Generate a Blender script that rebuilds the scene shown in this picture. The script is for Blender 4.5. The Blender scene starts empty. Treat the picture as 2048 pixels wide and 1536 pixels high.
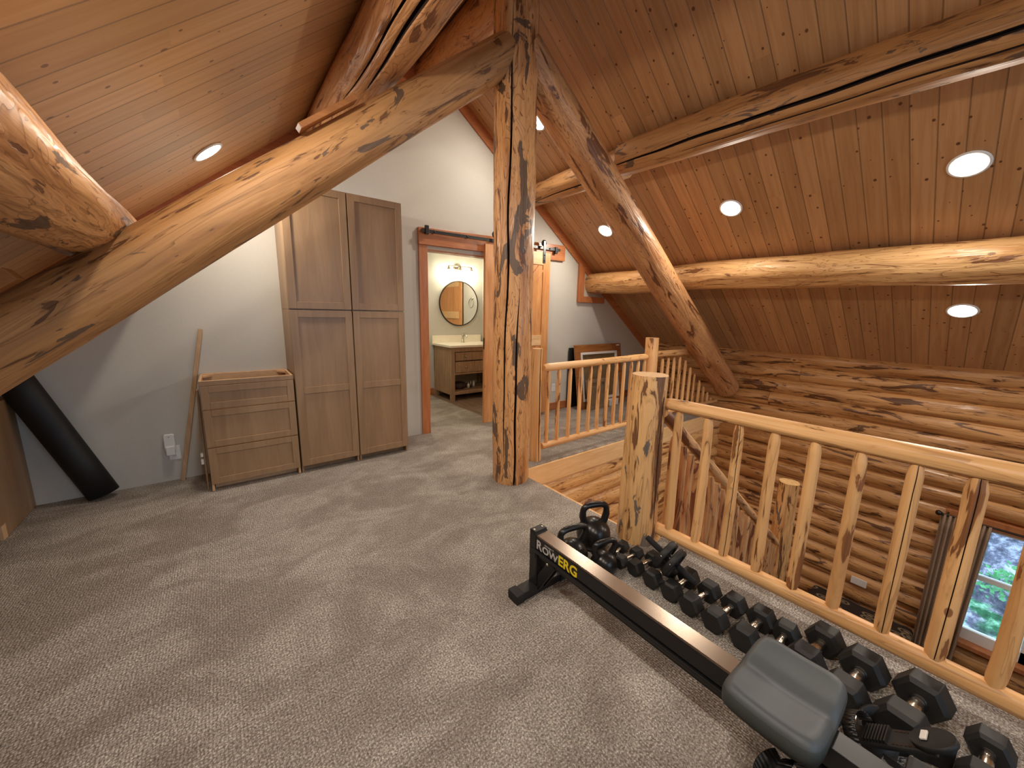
import bpy, math, random
from math import sin, cos, pi, sqrt, atan2, radians
from mathutils import Vector, Matrix, noise

random.seed(7)
S = bpy.context.scene
COL = S.collection

# ---------------------------------------------------------------- camera
CAMZ = 1.42
cam_d = bpy.data.cameras.new('camera')
cam_d.sensor_fit = 'HORIZONTAL'
cam_d.sensor_width = 36.0
cam_d.lens = 36.0 * 754.933 / 2048.0
cam_d.clip_start = 0.02
cam = bpy.data.objects.new('camera', cam_d)
COL.objects.link(cam)
YAW, PITCH, ROLL = 0.657290881, -0.184050556, 0.0213089348
_f = Vector((sin(YAW) * cos(PITCH), cos(YAW) * cos(PITCH), sin(PITCH)))
_r = Vector((cos(YAW), -sin(YAW), 0))
_u = _r.cross(_f)
R_ = _r * cos(ROLL) + _u * sin(ROLL)
U_ = _u * cos(ROLL) - _r * sin(ROLL)
cam.matrix_world = Matrix(((R_.x, U_.x, -_f.x, 0), (R_.y, U_.y, -_f.y, 0), (R_.z, U_.z, -_f.z, CAMZ), (0, 0, 0, 1)))
S.camera = cam
CAMP = Vector((0, 0, CAMZ))

# ---------------------------------------------------------------- world, exposure
S.view_settings.view_transform = 'Standard'
S.view_settings.look = 'None'
S.view_settings.exposure = 0.9
S.view_settings.gamma = 1.0
S.view_settings.use_curve_mapping = False
try:
    S.cycles.use_denoising = True
    S.cycles.max_bounces = 9
    S.cycles.diffuse_bounces = 6
    S.cycles.glossy_bounces = 4
    S.cycles.transparent_max_bounces = 8
    S.cycles.sample_clamp_indirect = 4.0
    S.cycles.caustics_reflective = False
    S.cycles.caustics_refractive = False
except Exception:
    pass
W = bpy.data.worlds.new('sky'); S.world = W
W.use_nodes = True
W.node_tree.nodes['Background'].inputs[0].default_value = (0.50, 0.74, 1.0, 1)
W.node_tree.nodes['Background'].inputs[1].default_value = 2.1

LAMP_E = 150.0          # emission of the recessed ceiling discs
LAMP_C = (1.0, 0.91, 0.78, 1)
VAN_E = 85.0           # vanity bulbs
VAN_C = (1.0, 0.90, 0.68, 1)

# ---------------------------------------------------------------- node helpers
class NT:
    def __init__(s, name):
        s.m = bpy.data.materials.new(name); s.m.use_nodes = True
        s.t = s.m.node_tree; s.n = s.t.nodes; s.l = s.t.links
        s.b = s.n['Principled BSDF']
    def add(s, typ, **kw):
        nd = s.n.new(typ)
        for k, v in kw.items(): setattr(nd, k, v)
        return nd
    def put(s, sock, v):
        if hasattr(v, 'bl_idname') or isinstance(v, bpy.types.NodeSocket): s.l.new(v, sock)
        else: sock.default_value = v
    def math(s, op, a, b=0.0, c=None, clamp=False):
        nd = s.add('ShaderNodeMath', operation=op); nd.use_clamp = clamp
        s.put(nd.inputs[0], a); s.put(nd.inputs[1], b)
        if c is not None: s.put(nd.inputs[2], c)
        return nd.outputs[0]
    def mix(s, f, a, b, mode='MIX'):
        nd = s.add('ShaderNodeMix', data_type='RGBA', blend_type=mode)
        s.put(nd.inputs[0], f); s.put(nd.inputs[6], a); s.put(nd.inputs[7], b)
        return nd.outputs[2]
    def ramp(s, f, pts, interp='LINEAR'):
        nd = s.add('ShaderNodeValToRGB'); cr = nd.color_ramp; cr.interpolation = interp
        while len(cr.elements) > 1: cr.elements.remove(cr.elements[-1])
        cr.elements[0].position = pts[0][0]; cr.elements[0].color = c4(pts[0][1])
        for p, c in pts[1:]:
            e = cr.elements.new(p); e.color = c4(c)
        s.put(nd.inputs[0], f)
        return nd.outputs[0]
    def mapr(s, v, a, b, c=0.0, d=1.0):
        nd = s.add('ShaderNodeMapRange'); nd.interpolation_type = 'SMOOTHSTEP'
        s.put(nd.inputs[0], v)
        for i, x in zip((1, 2, 3, 4), (a, b, c, d)): nd.inputs[i].default_value = x
        return nd.outputs[0]
    def noise(s, vec, scale, detail=2.0, rough=0.5, dist=0.0):
        nd = s.add('ShaderNodeTexNoise'); s.put(nd.inputs['Vector'], vec)
        nd.inputs['Scale'].default_value = scale; nd.inputs['Detail'].default_value = detail
        nd.inputs['Roughness'].default_value = rough; nd.inputs['Distortion'].default_value = dist
        return nd.outputs['Fac']
    def vscale(s, vec, sc, loc=(0, 0, 0)):
        nd = s.add('ShaderNodeMapping'); s.put(nd.inputs[0], vec)
        nd.inputs['Scale'].default_value = sc; nd.inputs['Location'].default_value = loc
        return nd.outputs[0]
    def bump(s, h, strength=0.3, dist=0.01):
        nd = s.add('ShaderNodeBump'); nd.inputs['Strength'].default_value = strength
        nd.inputs['Distance'].default_value = dist
        s.l.new(h, nd.inputs['Height']); s.l.new(nd.outputs[0], s.b.inputs['Normal'])

def c4(c):
    if isinstance(c, (int, float)): return (c, c, c, 1)
    return (c[0], c[1], c[2], 1)

def lin(r, g, b):
    f = lambda x: (x / 255 / 12.92) if x / 255 <= 0.04045 else ((x / 255 + 0.055) / 1.055) ** 2.4
    return (f(r), f(g), f(b))

def plain(name, col, rough=0.5, metal=0.0, noise_amt=0.06, nscale=20.0, bump=0.0, emis=None, spec=None, sheen=None):
    q = NT(name); b = q.b
    if noise_amt > 0:
        tc = q.add('ShaderNodeTexCoord').outputs['Object']
        n = q.noise(tc, nscale, 3, 0.6)
        c0 = tuple(max(0, x * (1 - noise_amt)) for x in col[:3]); c1 = tuple(min(1, x * (1 + noise_amt)) for x in col[:3])
        q.l.new(q.ramp(n, [(0.3, c0), (0.7, c1)]), b.inputs['Base Color'])
        if bump: q.bump(n, bump, 0.003)
    else:
        b.inputs['Base Color'].default_value = c4(col)
    b.inputs['Roughness'].default_value = rough
    b.inputs['Metallic'].default_value = metal
    if spec is not None: b.inputs['Specular IOR Level'].default_value = spec
    if emis:
        b.inputs['Emission Color'].default_value = c4(emis[0]); b.inputs['Emission Strength'].default_value = emis[1]
    return q.m

def log_mat(name, light, mid, dark, patch=0.62, grey=None, bands=5.0, rough=0.38, contrast=1.0, greycol=(0.10, 0.065, 0.04), stretch=0.16):
    """peeled log: terraced drawknife grain, brown cambium patches stretched along the log, small knots"""
    q = NT(name); b = q.b
    at = q.add('ShaderNodeAttribute', attribute_name='logco').outputs['Vector']
    n1 = q.noise(q.vscale(at, (1, 1, stretch)), 10.0, 3.0, 0.55, 0.7)
    fr = q.math('FRACT', q.math('MULTIPLY', n1, bands * 1.6))
    edge = q.math('MULTIPLY', q.mapr(fr, 0.72, 1.0, 0, 1), 0.62 * contrast, clamp=True)
    rim = q.math('MULTIPLY', q.mapr(fr, 0.93, 0.985, 0, 1), 0.55 * contrast, clamp=True)
    tone = q.noise(q.vscale(at, (1, 1, 0.12)), 6.5, 4, 0.6, 0.5)
    hi = tuple(min(1, x * 1.12) for x in light)
    base = q.ramp(tone, [(0.32, mid), (0.50, light), (0.66, hi)])
    base = q.mix(edge, base, c4(tuple(x * 0.80 for x in mid)))
    base = q.mix(rim, base, c4(dark))
    fine = q.noise(q.vscale(at, (1, 1, 0.04)), 110.0, 2, 0.6)
    base = q.mix(q.mapr(fine, 0.50, 0.78, 0, 0.45 * min(1.0, contrast)), base, c4(tuple((x + y) / 2 for x, y in zip(mid, dark))))
    pn = q.noise(q.vscale(at, (1, 1, 0.17), (3.1, 1.7, 5.2)), 11.0, 4.0, 0.62, 1.2)
    pm = q.mapr(pn, patch - 0.06, patch - 0.035, 0, 1)
    dk = q.mix(q.mapr(fine, 0.4, 0.7), c4(tuple(x * 0.8 for x in dark)), c4(tuple(x * 1.6 for x in dark)))
    soft = q.mapr(pn, patch - 0.14, patch - 0.04, 0, 1)
    base = q.mix(q.math('MULTIPLY', soft, 0.45), base, c4(tuple(x * 0.7 for x in mid)))
    base = q.mix(q.math('MULTIPLY', pm, 0.85), base, dk)
    if grey is not None:
        gn = q.noise(q.vscale(at, (1, 1, 0.32), (9.1, 4.7, 1.2)), 7.5, 4, 0.6, 0.9)
        gm = q.mapr(gn, grey - .04, grey - 0.025, 0, 1)
        base = q.mix(q.math('MULTIPLY', gm, 0.92), base, c4(greycol))
    vo = q.add('ShaderNodeTexVoronoi'); vo.inputs['Scale'].default_value = 4.6
    q.l.new(q.vscale(at, (1, 1, 0.55)), vo.inputs['Vector'])
    kd = vo.outputs['Distance']
    kr = q.add('ShaderNodeSeparateColor'); q.l.new(vo.outputs['Color'], kr.inputs[0])
    on = q.math('GREATER_THAN', kr.outputs[0], 0.35)
    halo = q.math('MULTIPLY', q.mapr(kd, 0.09, 0.16, 1, 0), on)
    core = q.math('MULTIPLY', q.mapr(kd, 0.045, 0.06, 1, 0), on)
    base = q.mix(q.math('MULTIPLY', halo, 0.5), base, c4(hi))
    base = q.mix(q.math('MULTIPLY', core, 0.8), base, c4(dark))
    q.l.new(base, b.inputs['Base Color'])
    rn = q.ramp(n1, [(0.35, rough + 0.16), (0.6, rough - 0.04)])
    q.l.new(rn, b.inputs['Roughness'])
    h = q.math('ADD', q.math('MULTIPLY', fr, 0.30), q.math('MULTIPLY', n1, 2.2))
    h = q.math('SUBTRACT', h, q.math('MULTIPLY', pm, 0.4))
    h = q.math('ADD', h, q.math('MULTIPLY', fine, 0.18))
    q.bump(h, 0.55, 0.008)
    return q.m

def board_mat(name, light, dark, rough=0.4, axis=0, scale=1.0, knots=True, contrast=1.0, bumpy=0.15):
    """flat sawn board, grain along the object axis 0=x 1=y 2=z"""
    q = NT(name); b = q.b
    tc = q.add('ShaderNodeTexCoord').outputs['Object']
    sc = [7.0 * scale] * 3; sc[axis] = 0.7 * scale
    v = q.vscale(tc, tuple(sc))
    n = q.noise(v, 3.0, 4, 0.6, 0.8)
    w = q.math('FRACT', q.math('MULTIPLY', n, 5.0))
    base = q.ramp(n, [(0.3, dark), (0.65, light)])
    base = q.mix(q.math('MULTIPLY', w, 0.22 * contrast), base, c4(dark))
    if knots:
        vo = q.add('ShaderNodeTexVoronoi'); vo.inputs['Scale'].default_value = 3.0
        ks = [1.0] * 3; ks[axis] = 0.6
        q.l.new(q.vscale(tc, tuple(ks)), vo.inputs['Vector'])
        core = q.mapr(vo.outputs['Distance'], 0.03, 0.07, 1, 0)
        base = q.mix(q.math('MULTIPLY', core, 0.75), base, c4(tuple(x * 0.35 for x in dark)))
    q.l.new(base, b.inputs['Base Color']); b.inputs['Roughness'].default_value = rough
    q.bump(n, bumpy, 0.003)
    return q.m

def ceiling_mat(name, light, dark, knot, groove, rough, knot_on=0.35):
    q = NT(name); b = q.b
    tc = q.add('ShaderNodeTexCoord').outputs['Object']
    sp = q.add('ShaderNodeSeparateXYZ'); q.l.new(tc, sp.inputs[0])
    X, Y = sp.outputs[0], sp.outputs[1]
    pw = 0.1285
    yy = q.math('MULTIPLY', q.math('ADD', Y, 0.027), 1 / pw)
    fl = q.math('FLOOR', yy); frc = q.math('FRACT', yy)
    wn = q.add('ShaderNodeTexWhiteNoise', noise_dimensions='1D'); q.l.new(fl, wn.inputs['W'])
    # board lengths: a break every ~2.6 m, staggered
    seg = q.math('FLOOR', q.math('ADD', q.math('MULTIPLY', X, 0.31), q.math('MULTIPLY', wn.outputs['Value'], 7.3)))
    wn2 = q.add('ShaderNodeTexWhiteNoise', noise_dimensions='2D')
    cb = q.add('ShaderNodeCombineXYZ'); q.l.new(fl, cb.inputs[0]); q.l.new(seg, cb.inputs[1]); q.l.new(cb.outputs[0], wn2.inputs['Vector'])
    cv = q.add('ShaderNodeCombineXYZ')
    q.l.new(q.math('ADD', X, q.math('MULTIPLY', wn2.outputs['Value'], 31.0)), cv.inputs[0]); q.l.new(Y, cv.inputs[1])
    g = q.noise(q.vscale(cv.outputs[0], (0.55, 9.0, 1)), 3.2, 4, 0.6, 0.6)
    base = q.ramp(g, [(0.3, dark), (0.62, light)])
    tint = q.math('ADD', q.math('MULTIPLY', wn2.outputs['Value'], 0.26), 0.87)
    cm = q.add('ShaderNodeVectorMath', operation='SCALE'); q.l.new(base, cm.inputs[0]); q.l.new(tint, cm.inputs['Scale'])
    base = cm.outputs[0]
    vo = q.add('ShaderNodeTexVoronoi', voronoi_dimensions='2D'); vo.inputs['Scale'].default_value = 7.4
    q.l.new(cv.outputs[0], vo.inputs['Vector'])
    kr = q.add('ShaderNodeSeparateColor'); q.l.new(vo.outputs['Color'], kr.inputs[0])
    on = q.math('GREATER_THAN', kr.outputs[0], knot_on)
    rr = q.math('ADD', q.math('MULTIPLY', kr.outputs[1], 0.055), 0.026)
    kd = vo.outputs['Distance']
    core = q.math('MULTIPLY', q.math('SUBTRACT', 1.0, q.mapr(q.math('DIVIDE', kd, rr), 0.75, 1.15), clamp=True), on)
    base = q.mix(q.math('MULTIPLY', core, 0.9), base, c4(knot))
    e = q.math('ABSOLUTE', q.math('SUBTRACT', frc, 0.5))
    gr = q.mapr(e, 0.468, 0.487, 0, 1)
    base = q.mix(q.math('MULTIPLY', gr, groove), base, c4(tuple(x * 0.35 for x in dark)))
    q.l.new(base, b.inputs['Base Color']); b.inputs['Roughness'].default_value = rough
    h = q.math('SUBTRACT', q.math('MULTIPLY', g, 0.12), gr)
    q.bump(h, 0.8, 0.006)
    return q.m

# ---------------------------------------------------------------- materials
M = {}
M['log'] = log_mat('peeled_log', lin(226, 180, 122), lin(198, 142, 84), lin(110, 62, 32), 0.665, None, 5, 0.36)
M['log_post'] = log_mat('scribed_log', lin(212, 158, 104), lin(174, 112, 64), lin(92, 50, 28), 0.655, 0.62, 8, 0.36, 1.3, lin(88, 70, 58))
M['log_raft'] = log_mat('rafter_log', lin(182, 134, 84), lin(154, 106, 62), lin(92, 56, 32), 0.66, 0.645, 3, 0.52, 0.7, lin(96, 76, 62), stretch=0.08)
M['log_dark'] = log_mat('reddish_log', lin(196, 144, 96), lin(160, 104, 62), lin(88, 46, 24), 0.65, None, 9, 0.38, 1.1)
M['log_wall'] = log_mat('wall_log', lin(202, 152, 98), lin(168, 114, 64), lin(76, 42, 24), 0.635, None, 3, 0.30, 0.8, stretch=0.10)
M['log_rail'] = log_mat('rail_log', lin(230, 180, 122), lin(212, 156, 98), lin(116, 64, 32), 0.66, None, 2.2, 0.38, 0.45, stretch=0.07)
M['log_stair'] = log_mat('stair_log', lin(206, 160, 112), lin(170, 114, 74), lin(96, 50, 30), 0.60, None, 4, 0.44, 0.8, stretch=0.08)
M['newel'] = log_mat('newel_log', lin(224, 176, 118), lin(192, 138, 84), lin(88, 50, 28), 0.61, 0.66, 4, 0.44, 1.0, lin(104, 96, 90), stretch=0.10)
M['endgrain'] = plain('end_grain', lin(214, 172, 118), 0.6, 0, 0.15, 30)
M['crack'] = plain('crack_wood', lin(52, 28, 14), 0.9, 0, 0.1)
M['ceil_r'] = ceiling_mat('pine_ceiling_right', lin(188, 143, 98), lin(168, 121, 78), lin(84, 42, 24), 0.6, 0.36, 0.30)
M['ceil_l'] = ceiling_mat('pine_ceiling_left', lin(208, 164, 112), lin(192, 144, 94), lin(110, 66, 38), 0.5, 0.33, 0.5)
M['fir_trim'] = board_mat('orange_fir_trim', lin(190, 124, 78), lin(164, 96, 56), 0.35, 0, 1.0, False, 0.8)
M['fir_trim_v'] = board_mat('orange_fir_trim_vertical', lin(190, 124, 78), lin(164, 96, 56), 0.35, 2, 1.0, False, 0.8)
M['pine_v'] = board_mat('knotty_pine_vertical', lin(222, 164, 106), lin(196, 130, 76), 0.38, 2, 1.2, True)
M['pine_x'] = board_mat('pale_pine_board', lin(238, 202, 152), lin(222, 176, 122), 0.4, 0, 1.2, True, 0.6)
M['cab'] = board_mat('taupe_maple', lin(154, 124, 92), lin(138, 108, 78), 0.42, 2, 0.8, False, 0.25, 0.04)
M['cab_in'] = plain('cabinet_interior_maple', lin(206, 168, 128), 0.5, 0, 0.08)
M['cab_dark'] = plain('cabinet_dark_brown', lin(60, 46, 36), 0.7, 0, 0.05)  # flat dark brown, not assigned to any part
M['vanity'] = board_mat('weathered_oak', lin(176, 146, 114), lin(142, 112, 84), 0.6, 2, 2.0, False, 0.8, 0.2)
M['paint'] = plain('greige_wall_paint', lin(196, 192, 182), 0.75, 0, 0.02, 60, 0.05)
M['paint_white'] = plain('white_ceiling_paint', lin(235, 232, 224), 0.7, 0, 0.02, 60)
M['black'] = plain('black_powder_coat', lin(26, 26, 28), 0.35, 0.1, 0.1, 40)
M['black_matte'] = plain('black_rubber', lin(21, 21, 22), 0.62, 0, 0.25, 60, 0.15)
M['rubber_hex'] = plain('charcoal_rubber', lin(27, 26, 26), 0.58, 0, 0.22, 35, 0.2)
M['iron'] = plain('enamelled_cast_iron', lin(34, 32, 31), 0.28, 0.2, 0.2, 50, 0.25)
M['foam'] = plain('black_foam', lin(20, 20, 24), 0.85, 0, 0.15, 90, 0.2)
M['mat'] = plain('black_exercise_mat', lin(16, 16, 18), 0.6, 0, 0.1, 20)
M['chrome'] = plain('knurled_chrome', lin(205, 198, 186), 0.22, 1.0, 0.12, 150, 0.3)
M['nickel'] = plain('brushed_nickel', lin(170, 160, 145), 0.3, 1.0, 0.05)
M['alu'] = plain('brushed_rail_steel', lin(150, 134, 120), 0.24, 1.0, 0.08, 8)
M['seat'] = plain('grey_seat_vinyl', lin(70, 75, 78), 0.5, 0, 0.04, 40, 0.05)
M['seat_edge'] = plain('grey_seat_rim', lin(56, 62, 60), 0.6, 0, 0.04)
M['white_pl'] = plain('white_plastic', lin(232, 230, 226), 0.35, 0, 0.0)
M['grey_pl'] = plain('grey_cable_plastic', lin(190, 184, 176), 0.5, 0, 0.0)
M['yellow'] = plain('yellow_decal', lin(236, 210, 30), 0.5, 0, 0.0)
M['silver_decal'] = plain('silver_decal', lin(190, 186, 182), 0.5, 0, 0.0)
M['quartz'] = plain('white_quartz', lin(236, 228, 210), 0.25, 0, 0.03)
M['mirror'] = plain('mirror_glass', (0.92, 0.92, 0.92), 0.02, 1.0, 0.0)
M['bronze'] = plain('dark_bronze', lin(52, 42, 36), 0.35, 0.6, 0.05)
M['stick'] = board_mat('pale_moulding', lin(196, 162, 124), lin(170, 134, 98), 0.5, 2, 1.5, False, 0.5)
M['frame_wood'] = board_mat('amber_frame_wood', lin(170, 112, 62), lin(132, 80, 40), 0.45, 0, 1.2, False, 0.8)
M['frame_back'] = plain('olive_panel', lin(122, 100, 68), 0.7, 0, 0.12, 12)
M['carton'] = plain('grey_brown_panel', lin(128, 108, 84), 0.8, 0, 0.1, 12)
M['curtain'] = plain('brown_net_curtain', lin(150, 126, 106), 0.9, 0, 0.25, 120)
M['bag'] = plain('brown_leather_bag', lin(70, 52, 48), 0.6, 0, 0.15, 30)

def carpet():
    q = NT('taupe_cut_loop_carpet'); b = q.b
    tc = q.add('ShaderNodeTexCoord').outputs['Object']
    fine = q.noise(tc, 260.0, 2, 0.7)
    vo = q.add('ShaderNodeTexVoronoi', voronoi_dimensions='2D'); vo.inputs['Scale'].default_value = 95.0
    vo.inputs['Randomness'].default_value = 0.45
    q.l.new(tc, vo.inputs['Vector'])
    loops = q.mapr(vo.outputs['Distance'], 0.15, 0.62, 1, 0)
    big = q.noise(q.vscale(tc, (1, 1.6, 1)), 1.7, 4, 0.62, 0.8)
    mid = q.noise(tc, 9.0, 3, 0.6)
    spk = q.noise(tc, 120.0, 1.5, 0.6)
    base = q.ramp(q.math('ADD', q.math('MULTIPLY', spk, 0.55), q.math('MULTIPLY', fine, 0.45)), [(0.36, lin(112, 105, 98)), (0.50, lin(178, 170, 161)), (0.64, lin(238, 231, 221))])
    base = q.mix(q.math('MULTIPLY', q.math('SUBTRACT', 1.0, loops), 0.35), base, c4(lin(84, 72, 62)))
    base = q.mix(q.math('MULTIPLY', q.mapr(big, 0.40, 0.62, 1, 0), 0.38), base, c4(lin(98, 84, 72)))
    base = q.mix(q.math('MULTIPLY', q.mapr(mid, 0.40, 0.62, 1, 0), 0.14), base, c4(lin(92, 80, 70)))
    q.l.new(base, b.inputs['Base Color']); b.inputs['Roughness'].default_value = 0.95
    b.inputs['Specular IOR Level'].default_value = 0.1
    q.bump(q.math('ADD', q.math('MULTIPLY', loops, 0.7), q.math('MULTIPLY', spk, 0.6)), 0.7, 0.006)
    return q.m
M['carpet'] = carpet()

def vinyl():
    q = NT('grey_wood_vinyl'); b = q.b
    tc = q.add('ShaderNodeTexCoord').outputs['Object']
    n = q.noise(q.vscale(tc, (9, 0.9, 1)), 3, 4, 0.6, 0.6)
    q.l.new(q.ramp(n, [(0.3, lin(84, 66, 52)), (0.65, lin(132, 108, 88))]), b.inputs['Base Color'])
    b.inputs['Roughness'].default_value = 0.45
    return q.m
M['vinyl'] = vinyl()

def quilt():
    q = NT('leaf_print_quilt'); b = q.b
    tc = q.add('ShaderNodeTexCoord').outputs['Object']
    vo = q.add('ShaderNodeTexVoronoi', voronoi_dimensions='2D'); vo.inputs['Scale'].default_value = 7.0
    q.l.new(q.vscale(tc, (1, 0.6, 1)), vo.inputs['Vector'])
    d = vo.outputs['Distance']
    ring = q.math('MULTIPLY', q.mapr(d, 0.20, 0.24), q.mapr(d, 0.28, 0.33, 1, 0))
    blob = q.mapr(d, 0.10, 0.14, 1, 0)
    m = q.math('MAXIMUM', ring, blob)
    q.l.new(q.mix(q.math('MULTIPLY', m, 0.7), c4(lin(38, 24, 16)), c4(lin(150, 130, 100))), b.inputs['Base Color'])
    b.inputs['Roughness'].default_value = 0.8
    return q.m
M['quilt'] = quilt()

def hill():
    q = NT('garden_bank'); b = q.b
    tc = q.add('ShaderNodeTexCoord').outputs['Object']
    n = q.noise(tc, 6.0, 4, 0.7); g = q.noise(tc, 1.1, 3, 0.6, 0.7)
    gravel = q.ramp(n, [(0.35, lin(60, 62, 78)), (0.5, lin(112, 110, 128)), (0.66, lin(205, 205, 220))])
    green = q.ramp(n, [(0.35, lin(24, 66, 44)), (0.52, lin(58, 128, 84)), (0.68, lin(170, 226, 190))])
    q.l.new(q.mix(q.mapr(g, 0.47, 0.55), gravel, green), b.inputs['Base Color'])
    b.inputs['Roughness'].default_value = 0.9
    q.bump(n, 0.8, 0.05)
    return q.m
M['hill'] = hill()
M['leaf'] = plain('bright_leaf', lin(96, 176, 110), 0.5, 0, 0.35, 8)

def emit_mat(name, col, e):
    q = NT(name); q.b.inputs['Base Color'].default_value = (1, 1, 1, 1)
    q.b.inputs['Emission Color'].default_value = col; q.b.inputs['Emission Strength'].default_value = e
    return q.m
M['lamp'] = emit_mat('lit_lamp_lens', LAMP_C, LAMP_E)
M['bulb'] = emit_mat('lit_bulb', VAN_C, VAN_E)

def glass(name, rough=0.0):
    q = NT(name); q.b.inputs['Roughness'].default_value = 0.03
    q.b.inputs['Base Color'].default_value = (0.9, 0.95, 0.93, 1)
    tr = q.add('ShaderNodeBsdfTransparent'); mx = q.add('ShaderNodeMixShader')
    fz = q.add('ShaderNodeFresnel'); fz.inputs[0].default_value = 1.35
    q.l.new(q.math('ADD', fz.outputs[0], rough), mx.inputs[0]); q.l.new(tr.outputs[0], mx.inputs[1]); q.l.new(q.b.outputs[0], mx.inputs[2])
    q.l.new(mx.outputs[0], q.n['Material Output'].inputs['Surface'])
    return q.m
M['glass'] = glass('clear_glass')
M['globe'] = glass('clear_globe_glass', 0.02)

# ---------------------------------------------------------------- mesh builder
def TAG(o, label=None, cat=None, group=None, kind=None):
    if label: o['label'] = label
    if cat: o['category'] = cat
    if group: o['group'] = group
    if kind: o['kind'] = kind
    return o

def thing(name, loc, label, cat, group=None, rotz=0.0):
    o = bpy.data.objects.new(name, None); COL.objects.link(o)
    o.location = loc; o.rotation_euler = (0, 0, rotz); o.empty_display_size = 0.05
    return TAG(o, label, cat, group)

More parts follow.
